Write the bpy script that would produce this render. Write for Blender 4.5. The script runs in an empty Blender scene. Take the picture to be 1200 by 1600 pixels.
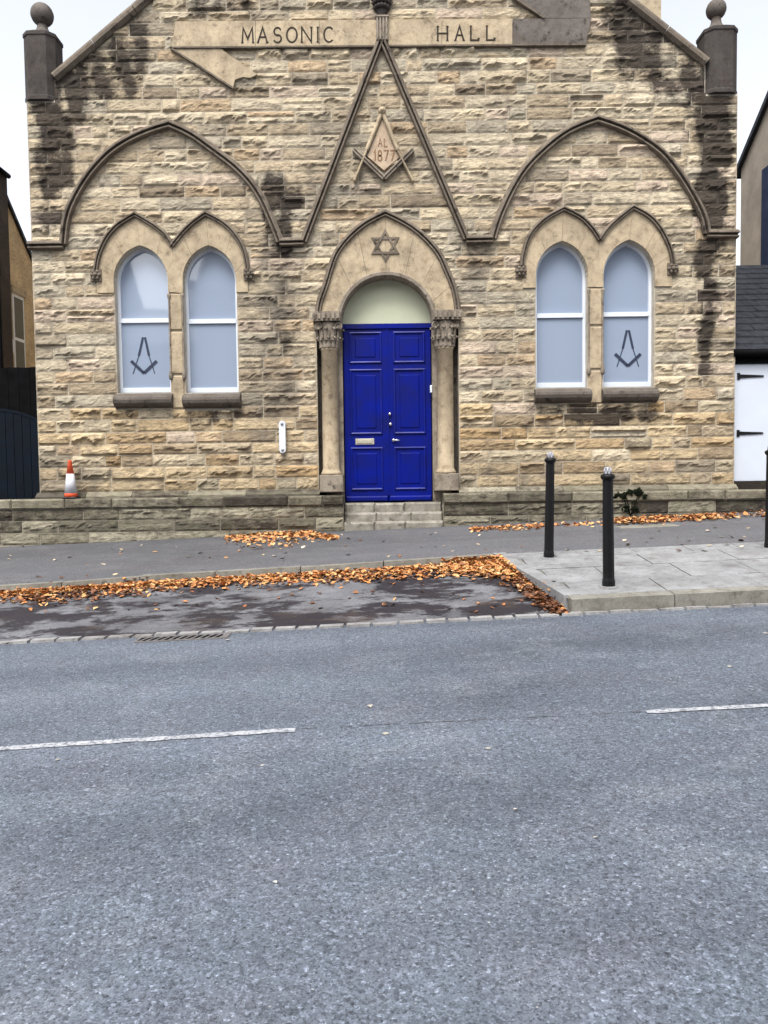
import bpy, math, random
from mathutils import Vector, Matrix, noise
from mathutils.geometry import tessellate_polygon

R = math.radians
sc = bpy.context.scene
col = sc.collection

# ------------------------------------------------------------------ camera
FPX, PITCH, ROLL = 1200.0, 2.78, -0.72          # focal length in photo pixels, degrees
CAM = Vector((0.0, -12.5, 1.5))
CROT = Matrix.Rotation(R(90 - PITCH), 3, 'X') @ Matrix.Rotation(R(ROLL), 3, 'Z')
cd = bpy.data.cameras.new('camera'); cam = bpy.data.objects.new('camera', cd); col.objects.link(cam)
cd.sensor_fit = 'VERTICAL'; cd.sensor_height = 36; cd.lens = 36 * FPX / 1600
cd.clip_start = 0.05; cd.clip_end = 1000
cam.location = CAM; cam.rotation_euler = CROT.to_euler(); sc.camera = cam

# ------------------------------------------------------------------ sky, sun, exposure
SUN_EL, SUN_AZ = 60, 200                         # azimuth: degrees clockwise from +Y
w = bpy.data.worlds.new('World'); sc.world = w; w.use_nodes = True
nt = w.node_tree; bg = nt.nodes['Background']
sky = nt.nodes.new('ShaderNodeTexSky'); sky.sky_type = 'NISHITA'; sky.sun_disc = False
sky.sun_elevation = R(SUN_EL); sky.sun_rotation = R(SUN_AZ)
sky.air_density = 1.0; sky.dust_density = 4.0; sky.ozone_density = 1.0
hs = nt.nodes.new('ShaderNodeHueSaturation'); hs.inputs['Saturation'].default_value = 0.25
nt.links.new(sky.outputs[0], hs.inputs['Color']); nt.links.new(hs.outputs[0], bg.inputs['Color'])
bg.inputs['Strength'].default_value = 0.15
sl = bpy.data.lights.new('sun', 'SUN'); so = bpy.data.objects.new('sun', sl); col.objects.link(so)
sl.energy = 1.3; sl.angle = R(25); sl.color = (1.0, 0.97, 0.92)
sd = Vector((math.sin(R(SUN_AZ)) * math.cos(R(SUN_EL)), math.cos(R(SUN_AZ)) * math.cos(R(SUN_EL)), math.sin(R(SUN_EL))))
so.rotation_euler = sd.to_track_quat('Z', 'Y').to_euler(); so.location = (0, -20, 30)
sc.view_settings.view_transform = 'Standard'; sc.view_settings.look = 'None'
sc.view_settings.gamma = 1; sc.view_settings.use_curve_mapping = False
sc.view_settings.exposure = 1.3

# ------------------------------------------------------------------ measuring helpers
def ray(x, y):
    return CROT @ Vector(((x - 600) / FPX, (800 - y) / FPX, -1))
def P(x, y, Y=0.0):                              # photo pixel -> point on the upright plane at depth Y
    d = ray(x, y); t = (Y - CAM.y) / d.y
    return CAM + d * t
def F(x, y, Y=0.0):
    p = P(x, y, Y); return (p.x, p.z)
def FL(pts, Y=0.0): return [F(x, y, Y) for x, y in pts]

# ------------------------------------------------------------------ scene helpers
def props(o, label=None, cat=None, group=None, kind=None):
    if label: o['label'] = label
    if cat: o['category'] = cat
    if group: o['group'] = group
    if kind: o['kind'] = kind
    return o
ORG = {}
def empty(name, loc, label, cat, group=None):
    o = bpy.data.objects.new(name, None); col.objects.link(o); o.location = loc
    o.empty_display_size = 0.2
    ORG[o.name] = Vector(loc)
    return props(o, label, cat, group)

class MB:
    def __init__(s): s.v = []; s.f = []; s.c = []; s.cur = (1, 1, 1); s.sm = []
    def vert(s, p, c=None): s.v.append(tuple(p)); s.c.append(c or s.cur); return len(s.v) - 1
    def face(s, idx, smooth=False): s.f.append(tuple(idx)); s.sm.append(smooth)
    def box(s, x0, x1, y0, y1, z0, z1):
        b = len(s.v)
        for p in ((x0,y0,z0),(x1,y0,z0),(x1,y1,z0),(x0,y1,z0),(x0,y0,z1),(x1,y0,z1),(x1,y1,z1),(x0,y1,z1)): s.vert(p)
        for q in ((0,3,2,1),(4,5,6,7),(0,1,5,4),(1,2,6,5),(2,3,7,6),(3,0,4,7)): s.face([b+i for i in q])
        return s
    def cbox(s, x0, x1, y0, y1, z0, z1, b):      # box with its front (-Y) edges chamfered by b
        i = len(s.v)
        for p in ((x0,y1,z0),(x1,y1,z0),(x1,y1,z1),(x0,y1,z1),
                  (x0,y0+b,z0),(x1,y0+b,z0),(x1,y0+b,z1),(x0,y0+b,z1),
                  (x0+b,y0,z0+b),(x1-b,y0,z0+b),(x1-b,y0,z1-b),(x0+b,y0,z1-b)): s.vert(p)
        for q in ((3,2,1,0),(0,1,5,4),(1,2,6,5),(2,3,7,6),(3,0,4,7),(4,5,9,8),(5,6,10,9),(6,7,11,10),(7,4,8,11),(8,9,10,11)):
            s.face([i+k for k in q])
        return s
    def hexa(s, pts8):                           # bottom 4 (ccw from above) then top 4
        b = len(s.v)
        for p in pts8: s.vert(p)
        for q in ((0,3,2,1),(4,5,6,7),(0,1,5,4),(1,2,6,5),(2,3,7,6),(3,0,4,7)): s.face([b+i for i in q])
        return s
    def prism(s, poly, y0, y1, holes=()):        # facade outline (x,z) pushed from y0 (front) to y1 (back)
        loops = [list(poly)] + [list(h) for h in holes]
        tris = tessellate_polygon([[Vector((x, z, 0)) for x, z in l] for l in loops])
        flat = [p for l in loops for p in l]; n = len(flat); b = len(s.v)
        for x, z in flat: s.vert((x, y0, z))
        for x, z in flat: s.vert((x, y1, z))
        for t in tris:
            a, c, d = (Vector(flat[k]) for k in t)
            cr = (c.x-a.x)*(d.y-a.y) - (c.y-a.y)*(d.x-a.x)
            t = t if cr > 0 else (t[0], t[2], t[1])
            s.face([b+k for k in t]); s.face([b+n+k for k in reversed(t)])
        o = 0
        for l in loops:
            m = len(l)
            for k in range(m): s.face((b+o+k, b+o+(k+1) % m, b+n+o+(k+1) % m, b+n+o+k))
            o += m
        return s
    def sweep(s, path, prof, closed=False, smooth=False):   # path (x,z); prof (n, y) n along the left normal
        m = len(path); k = len(prof); b = len(s.v)
        for i in range(m):
            p = Vector(path[i])
            a = Vector(path[i-1]) if (i or closed) else None
            c = Vector(path[(i+1) % m]) if (i < m-1 or closed) else None
            d0 = (p-a).normalized() if a else None; d1 = (c-p).normalized() if c else None
            if d0 is None: d0 = d1
            if d1 is None: d1 = d0
            n0 = Vector((-d0.y, d0.x)); n1 = Vector((-d1.y, d1.x)); nn = (n0+n1)
            nn = nn.normalized() if nn.length > 1e-6 else n0
            sc_ = 1 / max(0.35, nn.dot(n0))
            for (o, y) in prof: s.vert((p.x + nn.x*o*sc_, y, p.y + nn.y*o*sc_))
        for i in range(m if closed else m-1):
            for j in range(k):
                j2 = (j+1) % k; i2 = (i+1) % m
                s.face((b+i*k+j, b+i2*k+j, b+i2*k+j2, b+i*k+j2), smooth)
        if not closed:
            s.face([b+j for j in range(k)]); s.face([b+(m-1)*k+j for j in reversed(range(k))])
        return s
    def lathe(s, cx, cy, rz, n=16, smooth=True, ph=0.0):     # rz: list of (radius, z)
        b = len(s.v); m = len(rz)
        for r, z in rz:
            for k in range(n):
                a = 2*math.pi*k/n + ph; s.vert((cx + r*math.cos(a), cy + r*math.sin(a), z))
        for i in range(m-1):
            for k in range(n): s.face((b+i*n+k, b+i*n+(k+1) % n, b+(i+1)*n+(k+1) % n, b+(i+1)*n+k), smooth)
        s.face([b+k for k in reversed(range(n))]); s.face([b+(m-1)*n+k for k in range(n)])
        return s
    def tube(s, pts, r, n=8):
        b = len(s.v); m = len(pts); pts = [Vector(p) for p in pts]
        for i, p in enumerate(pts):
            d = (pts[min(i+1, m-1)] - pts[max(i-1, 0)]).normalized()
            u = d.orthogonal().normalized() if i == 0 else (u - d*u.dot(d)).normalized()
            v = d.cross(u); rr = r[i] if isinstance(r, (list, tuple)) else r
            for k in range(n):
                a = 2*math.pi*k/n; s.vert(p + u*math.cos(a)*rr + v*math.sin(a)*rr)
        for i in range(m-1):
            for k in range(n): s.face((b+i*n+k, b+i*n+(k+1) % n, b+(i+1)*n+(k+1) % n, b+(i+1)*n+k), True)
        s.face([b+k for k in reversed(range(n))]); s.face([b+(m-1)*n+k for k in range(n)])
        return s
    def sphere(s, c, r, nu=14, nv=9):
        rz = [(max(1e-4, r*math.sin(math.pi*i/nv)), c[2] - r*math.cos(math.pi*i/nv)) for i in range(nv+1)]
        return s.lathe(c[0], c[1], rz, nu)
    def build(s, name, mat, parent=None, attr=False):
        o0 = Vector((0, 0, 0))
        if parent is not None: o0 = ORG.get(parent.name, o0)
        me = bpy.data.meshes.new(name)
        me.from_pydata([(x-o0.x, y-o0.y, z-o0.z) for x, y, z in s.v], [], s.f)
        me.polygons.foreach_set('use_smooth', s.sm)
        if attr:
            a = me.color_attributes.new('tint', 'FLOAT_COLOR', 'POINT')
            a.data.foreach_set('color', [k for c in s.c for k in (c[0], c[1], c[2], c[3] if len(c) > 3 else 0.0)])
        me.materials.append(mat)
        o = bpy.data.objects.new(name, me); col.objects.link(o)
        if parent is not None: o.parent = parent; ORG[o.name] = o0
        return o
def structure(o): return props(o, kind='structure')

# ------------------------------------------------------------------ materials
def new_mat(name):
    m = bpy.data.materials.new(name); m.use_nodes = True
    return m, m.node_tree, m.node_tree.nodes['Principled BSDF']
def N(nt, t, **kw):
    n = nt.nodes.new(t)
    for k, v in kw.items(): setattr(n, k, v)
    return n
def coords(nt, scale=(1, 1, 1)):
    g = N(nt, 'ShaderNodeNewGeometry'); mp = N(nt, 'ShaderNodeMapping'); mp.inputs['Scale'].default_value = scale
    nt.links.new(g.outputs['Position'], mp.inputs['Vector']); return mp.outputs[0]
def noise_tex(nt, scale, detail=4, rough=0.55, stretch=(1, 1, 1)):
    n = N(nt, 'ShaderNodeTexNoise'); n.inputs['Scale'].default_value = scale
    n.inputs['Detail'].default_value = detail; n.inputs['Roughness'].default_value = rough
    nt.links.new(coords(nt, stretch), n.inputs['Vector']); return n.outputs['Fac']
def ramp(nt, fac, stops):
    r = N(nt, 'ShaderNodeValToRGB'); e = r.color_ramp.elements
    while len(e) < len(stops): e.new(0.5)
    for i, (p, c) in enumerate(stops):
        e[i].position = p; e[i].color = (c, c, c, 1) if isinstance(c, (int, float)) else (*c, 1)
    nt.links.new(fac, r.inputs[0]); return r.outputs[0]
def mix(nt, a, b, fac, mode='MIX'):
    m = N(nt, 'ShaderNodeMix', data_type='RGBA', blend_type=mode)
    for s, v in ((m.inputs[6], a), (m.inputs[7], b), (m.inputs[0], fac)):
        if hasattr(v, 'links') or hasattr(v, 'is_linked'): nt.links.new(v, s)
        elif isinstance(v, (int, float)): s.default_value = v
        else: s.default_value = (*v, 1)
    return m.outputs[2]
def bump(nt, b, h, strength, dist):
    n = N(nt, 'ShaderNodeBump'); n.inputs['Strength'].default_value = strength; n.inputs['Distance'].default_value = dist
    nt.links.new(h, n.inputs['Height']); nt.links.new(n.outputs[0], b.inputs['Normal'])

def mat_plain(name, c, rough=0.6, var=0.12, scale=6, metal=0.0, spec=0.5, bmp=0.0, stretch=(1, 1, 1)):
    m, nt, b = new_mat(name)
    f = noise_tex(nt, scale, 5, 0.6, stretch)
    lo = tuple(k*(1-var*2) for k in c); hi = tuple(k*(1+var*1.4) for k in c)
    nt.links.new(ramp(nt, f, [(0.25, lo), (0.75, hi)]), b.inputs['Base Color'])
    nt.links.new(ramp(nt, f, [(0.2, min(1, rough+.12)), (0.8, max(0.03, rough-.1))]), b.inputs['Roughness'])
    b.inputs['Metallic'].default_value = metal; b.inputs['Specular IOR Level'].default_value = spec
    if bmp: bump(nt, b, noise_tex(nt, scale*4, 6, 0.6, stretch), bmp, 0.02)
    return m
def mat_stone(name, base=None, grime=0.5, strata=True, fine=1.0, moss=0.0):
    # base None: the tint comes from the stones' own colour attribute
    m, nt, b = new_mat(name)
    if base is None:
        a = N(nt, 'ShaderNodeAttribute'); a.attribute_name = 'tint'; c = a.outputs['Color']
    else:
        c = ramp(nt, noise_tex(nt, 2.3, 4), [(0.3, tuple(k*0.78 for k in base)), (0.7, tuple(k*1.12 for k in base))])
    st = noise_tex(nt, 9, 7, 0.65, (1, 1, 3.4) if strata else (1, 1, 1))
    c = mix(nt, c, ramp(nt, st, [(0.28, (.62, .56, .50)), (0.46, (.95, .94, .92)), (0.75, (1.18, 1.17, 1.14))]), 1.0, 'MULTIPLY')
    g = ramp(nt, noise_tex(nt, 3.1, 8, 0.7, (1, 1, .8)), [(0.50, 0.0), (0.68, grime)])
    c = mix(nt, c, (.085, .068, .054), g)
    fl = ramp(nt, noise_tex(nt, 7.0, 9, .72, (.75, 1, 3.0) if strata else (1, 1, 1)), [(0.55, 0.0), (0.66, min(1, grime*1.35))])
    c = mix(nt, c, (.030, .024, .020), fl)
    if base is None:
        ad = N(nt, 'ShaderNodeMath', operation='ADD'); nt.links.new(a.outputs['Alpha'], ad.inputs[0])
        nt.links.new(noise_tex(nt, 6.5, 10, .78, (1, 1, 1.5)), ad.inputs[1])
        c = mix(nt, c, (.026, .020, .017), ramp(nt, ad.outputs[0], [(0.72, 0.0), (0.98, .92)]))
    if moss:
        c = mix(nt, c, (.060, .068, .030), ramp(nt, noise_tex(nt, 5.0, 7, 0.7), [(0.5, 0.0), (0.66, moss)]))
    sp = ramp(nt, noise_tex(nt, 60, 3, 0.7), [(0.3, .72), (0.5, 1.0), (0.72, 1.12)])
    c = mix(nt, c, sp, 0.8, 'MULTIPLY')
    nt.links.new(c, b.inputs['Base Color'])
    b.inputs['Roughness'].default_value = 0.92; b.inputs['Specular IOR Level'].default_value = 0.2
    h = noise_tex(nt, 16, 9, 0.68, (1, 1, 2.4) if strata else (1, 1, 1))
    bump(nt, b, h, 0.65*fine, 0.03)
    return m
def mat_attr(name, rough=0.7, dark=.65):
    m, nt, b = new_mat(name)
    a = N(nt, 'ShaderNodeAttribute'); a.attribute_name = 'tint'
    c = mix(nt, a.outputs['Color'], ramp(nt, noise_tex(nt, 30, 3), [(0.3, dark), (0.7, 1.15)]), 1.0, 'MULTIPLY')
    nt.links.new(c, b.inputs['Base Color']); b.inputs['Roughness'].default_value = rough
    return m
def mat_asphalt(name, base, chip=0.5, patch=0.12, size=1.0):
    m, nt, b = new_mat(name)
    big = noise_tex(nt, 0.8, 6, 0.6, (0.35, 1, 1))
    c = ramp(nt, big, [(0.3, tuple(k*(1-patch*1.5) for k in base)), (0.52, base), (0.72, tuple(k*(1+patch) for k in base))])
    warm = ramp(nt, noise_tex(nt, 1.7, 5, .6), [(0.45, 0.0), (0.7, .5)])
    c = mix(nt, c, (base[0]*1.12, base[1]*.98, base[2]*.97), warm)
    lane = ramp(nt, noise_tex(nt, 1.1, 4, .5, (.06, 1, 1)), [(0.35, .80), (0.6, 1.08)])
    c = mix(nt, c, lane, .9, 'MULTIPLY')
    worn = ramp(nt, noise_tex(nt, 2.3, 8, .72, (.7, 1, 1)), [(0.51, 0.0), (0.68, .52)])
    c = mix(nt, c, (base[0]*1.6, base[1]*1.5, base[2]*1.38), worn)
    hs_ = []
    for k, scl in enumerate((62*size, 135*size)):
        v = N(nt, 'ShaderNodeTexVoronoi'); v.inputs['Scale'].default_value = scl; v.inputs['Randomness'].default_value = 1.0
        nt.links.new(coords(nt), v.inputs['Vector'])
        sep = N(nt, 'ShaderNodeSeparateColor'); nt.links.new(v.outputs['Color'], sep.inputs[0])
        c = mix(nt, c, ramp(nt, sep.outputs[0], [(0.0, .18), (0.12, .5), (0.28, .95), (0.82, 1.05), (0.92, 1.5), (1.0, 2.5)]), chip*(.75 if k else .6), 'MULTIPLY')
        hs_.append(v.outputs['Distance'])
    mid = ramp(nt, noise_tex(nt, 38, 7, 0.8), [(0.3, .55), (0.5, 1.0), (0.75, 1.35)])
    c = mix(nt, c, mid, chip, 'MULTIPLY')
    pits = ramp(nt, noise_tex(nt, 75, 4, .7), [(0.345, .16), (0.43, 1.0)])
    c = mix(nt, c, pits, chip, 'MULTIPLY')
    nt.links.new(c, b.inputs['Base Color'])
    b.inputs['Roughness'].default_value = 0.8; b.inputs['Specular IOR Level'].default_value = 0.25
    hh = mix(nt, hs_[0], noise_tex(nt, 55, 6, .75), 0.6)
    inv = N(nt, 'ShaderNodeMath', operation='MULTIPLY'); inv.inputs[1].default_value = -1
    sp2 = N(nt, 'ShaderNodeRGBToBW'); nt.links.new(hh, sp2.inputs[0]); nt.links.new(sp2.outputs[0], inv.inputs[0])
    bump(nt, b, inv.outputs[0], 0.6, 0.012)
    return m
def mat_road_paint():
    m, nt, b = new_mat('worn_road_paint')
    k = ramp(nt, noise_tex(nt, 42, 6, .75), [(0.40, 0.0), (0.52, 1.0)])
    c = mix(nt, (.08, .09, .11), ramp(nt, noise_tex(nt, 8, 4), [(0.3, (.28, .29, .31)), (0.7, (.40, .41, .43))]), k)
    nt.links.new(c, b.inputs['Base Color']); b.inputs['Roughness'].default_value = .75
    bump(nt, b, noise_tex(nt, 55, 6, .75), .5, .01)
    return m
def mat_bay():
    m, nt, b = new_mat('worn_bay_tarmac')
    base = ramp(nt, noise_tex(nt, 2.2, 6, .65, (.6, 1, 1)), [(0.3, (.074, .075, .082)), (0.7, (.172, .174, .188))])
    d = ramp(nt, noise_tex(nt, 2.6, 9, .7, (.5, 1.0, 1)), [(0.445, 0.0), (0.515, .96)])
    c = mix(nt, base, (.018, .015, .019), d)
    br = ramp(nt, noise_tex(nt, 2.0, 7, .7, (.5, 1.0, 1)), [(0.56, 0.0), (0.68, .6)])
    c = mix(nt, c, (.070, .048, .036), br)
    sp = ramp(nt, noise_tex(nt, 45, 5, .75), [(0.3, .6), (0.55, 1.0), (0.75, 1.35)])
    c = mix(nt, c, sp, .9, 'MULTIPLY')
    nt.links.new(c, b.inputs['Base Color'])
    nt.links.new(ramp(nt, d, [(0, .85), (1, .65)]), b.inputs['Roughness']); b.inputs['Specular IOR Level'].default_value = .2
    bump(nt, b, noise_tex(nt, 35, 6, .7), .5, .015)
    return m
def mat_pane():
    m, nt, b = new_mat('frosted_glass')
    b.inputs['Base Color'].default_value = (.248, .300, .392, 1)
    b.inputs['Roughness'].default_value = 0.04; b.inputs['IOR'].default_value = 2.0
    bump(nt, b, noise_tex(nt, 1.6, 2, .5), .05, .02)
    return m

M = {}
M['rock'] = mat_stone('rock_faced_sandstone', None, 0.58)
M['mortar'] = mat_plain('lime_mortar', (.44, .395, .32), .95, .18, 5, spec=.2, bmp=.4)
M['dressed'] = mat_stone('dressed_sandstone', (.41, .335, .235), 0.34, False, 0.35)
M['grey_dressed'] = mat_stone('weathered_dressed_sandstone', (.25, .215, .175), 0.7, False, 0.45)
M['mould'] = mat_stone('sooty_moulding_stone', (.15, .125, .10), 0.75, False, 0.5)
M['sooty_dressed'] = mat_stone('sooty_dressed_sandstone', (.13, .115, .105), 0.85, False, 0.4)
M['pier'] = mat_stone('dark_pier_stone', (.058, .051, .048), 0.5, False, 0.4)
M['sill'] = mat_stone('sooty_sill_and_nook_shade', (.115, .10, .088), 0.85, False, 0.6)  # sooty sills; also the painted shade at the back of the column nooks
M['plinth'] = mat_stone('damp_plinth_stone', None, 0.7, True, 1.0, 0.35)
M['step'] = mat_stone('worn_step_stone', (.25, .235, .205), 0.6, False, 0.8, 0.2)
M['ink'] = mat_plain('blackened_cut', (.035, .028, .022), .9, .2, 20, spec=.2)
M['ochre_ink'] = mat_plain('ochre_cut', (.21, .125, .07), .9, .2, 20, spec=.2)
M['blue'] = mat_plain('royal_blue_paint', (.0006, .0062, .160), .36, .26, 2.2, spec=.22, bmp=.02)
M['cream'] = mat_plain('pale_green_board', (.45, .465, .335), .6, .06, 2)
M['white'] = mat_plain('white_frame_plastic', (.60, .64, .70), .4, .03, 3)
M['pane'] = mat_pane()
M['film'] = mat_plain('dark_window_print', (.012, .02, .05), .5, .1, 20)
M['brass'] = mat_plain('pale_brass', (.62, .58, .46), .35, .1, 20, metal=.6)
M['chrome'] = mat_plain('bright_metal', (.6, .6, .62), .25, .05, 20, metal=.9)
M['black'] = mat_plain('black_bollard_paint', (.0045, .0045, .0055), .5, .3, 14, spec=.22, bmp=.05)
M['silver'] = mat_plain('worn_silver_paint', (.34, .34, .37), .5, .25, 30, metal=.3)
M['road'] = mat_asphalt('road_asphalt', (.096, .112, .139), .80, .18, 1.2)
M['tarmac'] = mat_asphalt('footway_tarmac', (.088, .090, .098), .5, .16)
M['bay'] = mat_bay()
M['concrete'] = mat_stone('concrete_flag', (.215, .222, .232), 0.22, False, 0.25)
M['kerb'] = mat_stone('kerb_stone', (.20, .195, .175), 0.35, False, 0.4, .15)
M['sett'] = mat_stone('pale_sett', (.25, .25, .255), 0.45, False, 0.3)
M['paint'] = mat_road_paint()
M['iron'] = mat_plain('rusty_grate_iron', (.17, .16, .16), .6, .3, 18, metal=.4, bmp=.3)
M['slot_shade'] = mat_plain('drain_slot_shade', (.004, .004, .004), .95, .1, 9, spec=0)  # black that puts the shade inside the grate slots into colour
M['leaf'] = mat_attr('fallen_leaf', .75)
M['orange'] = mat_plain('cone_orange', (.75, .10, .035), .5, .1, 10)
M['cwhite'] = mat_plain('cone_white_sleeve', (.52, .52, .56), .5, .06, 10)
M['rubber'] = mat_plain('black_rubber', (.02, .02, .02), .8, .2, 10)
M['slate'] = mat_plain('blue_grey_slate', (.020, .023, .030), .6, .3, 7, bmp=.3, spec=.25)
M['render'] = mat_plain('beige_render', (.33, .285, .23), .9, .14, 2.2, bmp=.15)
M['navy'] = mat_plain('navy_paint', (.004, .013, .05), .5, .1, 4, spec=.15)
M['gate'] = mat_plain('blue_black_gate_paint', (.0022, .005, .010), .5, .25, 5, spec=.12)
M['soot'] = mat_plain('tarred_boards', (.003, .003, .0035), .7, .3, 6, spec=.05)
M['doorwhite'] = mat_plain('white_door_paint', (.50, .54, .61), .5, .03, 2)
M['darkwall'] = mat_stone('sooty_neighbour_stone', (.050, .040, .034), 0.5, True, 0.9)
M['tan'] = mat_stone('ochre_neighbour_stone', (.50, .385, .24), 0.25, True, 1.2)
M['moss_dark'] = mat_plain('dark_leaves', (.007, .009, .005), .9, .3, 12, spec=.03)
M['opp'] = mat_plain('opposite_stone', (.22, .19, .16), .9, .2, 2)
M['glass_dark'] = mat_plain('dark_glass', (.02, .025, .03), .1, .1, 2)

# ------------------------------------------------------------------ lie of the land
DW, DS = 12.15, 6.95                             # metres from camera: foot of the plinth, line of setts
def zat(y, D): return P(600, y, D + CAM.y).z
PW = zat(827, DW); PK = zat(878, 8.95)
BP = (PW - PK) / (DW - 8.95)
def z_pav(X, D): return PW + BP*(D - DW) + 0.034*X
RD = [(-40, zat(1600, 2.03)-.02, .044), (2.03, zat(1600, 2.03), .044), (4.3, zat(1133, 4.3), .043), (DS, zat(974, DS), .038), (60, zat(974, DS)+1.0, .03)]
def z_road(X, D):
    for (a, za, sa), (b, zb, sb) in zip(RD, RD[1:]):
        if D <= b:
            t = (D-a)/(b-a); return za + (zb-za)*t + (sa + (sb-sa)*t)*X
    return RD[-1][1]
def hit(fn, x, y):                               # where the sight line through a photo pixel meets a ground surface
    d = ray(x, y); lo, hi = 1.0, 40.0
    for _ in range(50):
        m_ = (lo+hi)/2; p = CAM + d*(m_/d.y)
        if p.z > fn(p.x, m_): lo = m_
        else: hi = m_
    return CAM + d*(lo/d.y), lo
KL = []
for x, y in ((0, 917), (110, 910), (233, 901), (397, 892), (505, 885), (665, 875), (775, 868)):
    p, D = hit(z_pav, x, y); KL.append((p.x, D))
def kerb_D(X):
    if X <= KL[0][0]: return KL[0][1] + (X-KL[0][0])*(KL[2][1]-KL[0][1])/(KL[2][0]-KL[0][0])*.5
    for (a, da), (b, db) in zip(KL, KL[1:]):
        if X <= b: return da + (db-da)*(X-a)/(b-a)
    return KL[-1][1]
KH = 0.075
def z_bay(X, D):
    k = kerb_D(X); t = (D-DS)/(k-DS)
    return z_road(X, DS)*(1-t) + (z_pav(X, k)-KH)*t
FK = P(893, 938, DS + CAM.y); FKH = FK.z - z_road(FK.x, DS)      # build-out front corner
BK = KL[-1]
def side_X(D): return FK.x + (BK[0]-FK.x)*(D-DS)/(BK[1]-DS)
def z_out(X, D):
    t = (D-DS)/(BK[1]-DS); return (z_road(X, DS)+FKH)*(1-t) + z_pav(X, BK[1])*t
def z_ground(X, D):
    if D < DS: return z_road(X, D)
    if D < BK[1] and X > side_X(D): return z_out(X, D)
    if D < kerb_D(X): return z_bay(X, D)
    return z_pav(X, D)
def GP(x, y): return hit(z_ground, x, y)[0]

def sheet(name, mat, fn, x0, x1, d0, d1, nx, nd, lift=0.0):
    mb = MB()
    X0 = x0 if callable(x0) else (lambda d: x0); X1 = x1 if callable(x1) else (lambda d: x1)
    for j in range(nd+1):
        for i in range(nx+1):
            u = j/nd; 
            Da = d0; Db = d1
            if callable(d1) or callable(d0):
                X = X0(0) + (X1(0)-X0(0))*i/nx
                Da = d0(X) if callable(d0) else d0; Db = d1(X) if callable(d1) else d1
                D = Da + (Db-Da)*u
            else:
                D = Da + (Db-Da)*u; X = X0(D) + (X1(D)-X0(D))*i/nx
            mb.vert((X, D+CAM.y, fn(X, D)+lift))
    for j in range(nd):
        for i in range(nx):
            a = j*(nx+1)+i; mb.face((a, a+1, a+nx+2, a+nx+1), True)
    return structure(mb.build(name, mat))

# the great sheet under everything
mb = MB()
for j in range(9):
    for i in range(9):
        X = -240+60*i; Y = -200+55*j; mb.vert((X, Y, -0.6 + .034*max(-30, min(30, X)) - .5))
for j in range(8):
    for i in range(8): a = j*9+i; mb.face((a, a+1, a+10, a+9))
structure(mb.build('ground', M['tarmac']))
sheet('road', M['road'], z_road, -40, 40, -24, DS, 40, 62)
sheet('parking_bay', M['bay'], z_bay, -20, BK[0]+.5, DS+.005, kerb_D, 60, 14, -.002)
structure(bpy.data.objects['parking_bay'])
sheet('pavement', M['tarmac'], z_pav, -40, 40, lambda X: (kerb_D(X) if X < BK[0] else BK[1])+.13, DW+4, 160, 10)

# kerb stones of the pavement edge, one by one
rnd = random.Random(4)
kroot = sheet('kerb', M['kerb'], lambda X, D: z_pav(X, D)-.12, -20, BK[0]-.05, lambda X: kerb_D(X)+.03, lambda X: kerb_D(X)+.12, 60, 1)
X = -9.0
while X < BK[0]-.12:
    L = min(rnd.uniform(.8, 1.0), BK[0]-.02-X); a, b = X+.005, X+L-.006
    da, db = kerb_D(a), kerb_D(b); za, zb = z_pav(a, da), z_pav(b, db); dz = rnd.uniform(.004, .014)
    mb = MB().hexa([(a, da+CAM.y, za-.3), (b, db+CAM.y, zb-.3), (b, db+.135+CAM.y, zb-.3), (a, da+.135+CAM.y, za-.3),
                    (a, da+.012+CAM.y, za+dz), (b, db+.012+CAM.y, zb+dz), (b, db+.135+CAM.y, zb+dz), (a, da+.135+CAM.y, za+dz)])
    mb.build('kerb_stone', M['kerb'], kroot); X += L

# the paved build-out with its kerbs and flags
oroot = sheet('paved_build_out', M['kerb'], z_out, lambda D: side_X(D)+.02, 14, DS+.02, BK[1]+.12, 24, 6, -.014)
def flag(mb, x0, x1, d0, d1, dz, th=.05):
    f = lambda X, D: (X, D+CAM.y, z_out(X, D)+dz)
    g = lambda X, D: (X, D+CAM.y, z_out(X, D)-th)
    return mb.hexa([g(x0, d0), g(x1, d0), g(x1, d1), g(x0, d1), f(x0, d0), f(x1, d0), f(x1, d1), f(x0, d1)])
X = FK.x
while X < 12:                                     # front kerb
    L = rnd.uniform(.88, .95)
    flag(MB(), X+.004, X+L-.004, DS, DS+.15, .006, .35).build('kerb_stone', M['kerb'], oroot); X += L
D = DS+.16
while D < BK[1]+.05:                              # side kerb
    L = min(.9, BK[1]+.13-D); a, b = D+.004, D+L-.004
    xa, xb = side_X(a), side_X(b)
    f = lambda X, D, dz: (X, D+CAM.y, z_out(X, D)+dz)
    MB().hexa([f(xa, a, -.35), f(xa+.15, a, -.35), f(xb+.15, b, -.35), f(xb, b, -.35),
               f(xa, a, .007), f(xa+.15, a, .007), f(xb+.15, b, .007), f(xb, b, .007)]).build('kerb_stone', M['concrete'], oroot); D += L
rows = [(DS+.16, .52), (DS+.68, .60), (DS+1.28, .55), (DS+1.83, .62)]
for j, (d, dd) in enumerate(rows):
    d1 = min(d+dd, BK[1]+.11); X = None
    x = side_X(d+dd/2)+.16
    first = True
    while x < 9:
        L = rnd.uniform(.55, .95) if not first else rnd.uniform(.35, .9)
        first = False
        flag(MB(), x+.005, x+L-.005, d+.005, d1-.005, rnd.uniform(-.004, .005)).build('flagstone', M['concrete'], oroot); x += L

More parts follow.
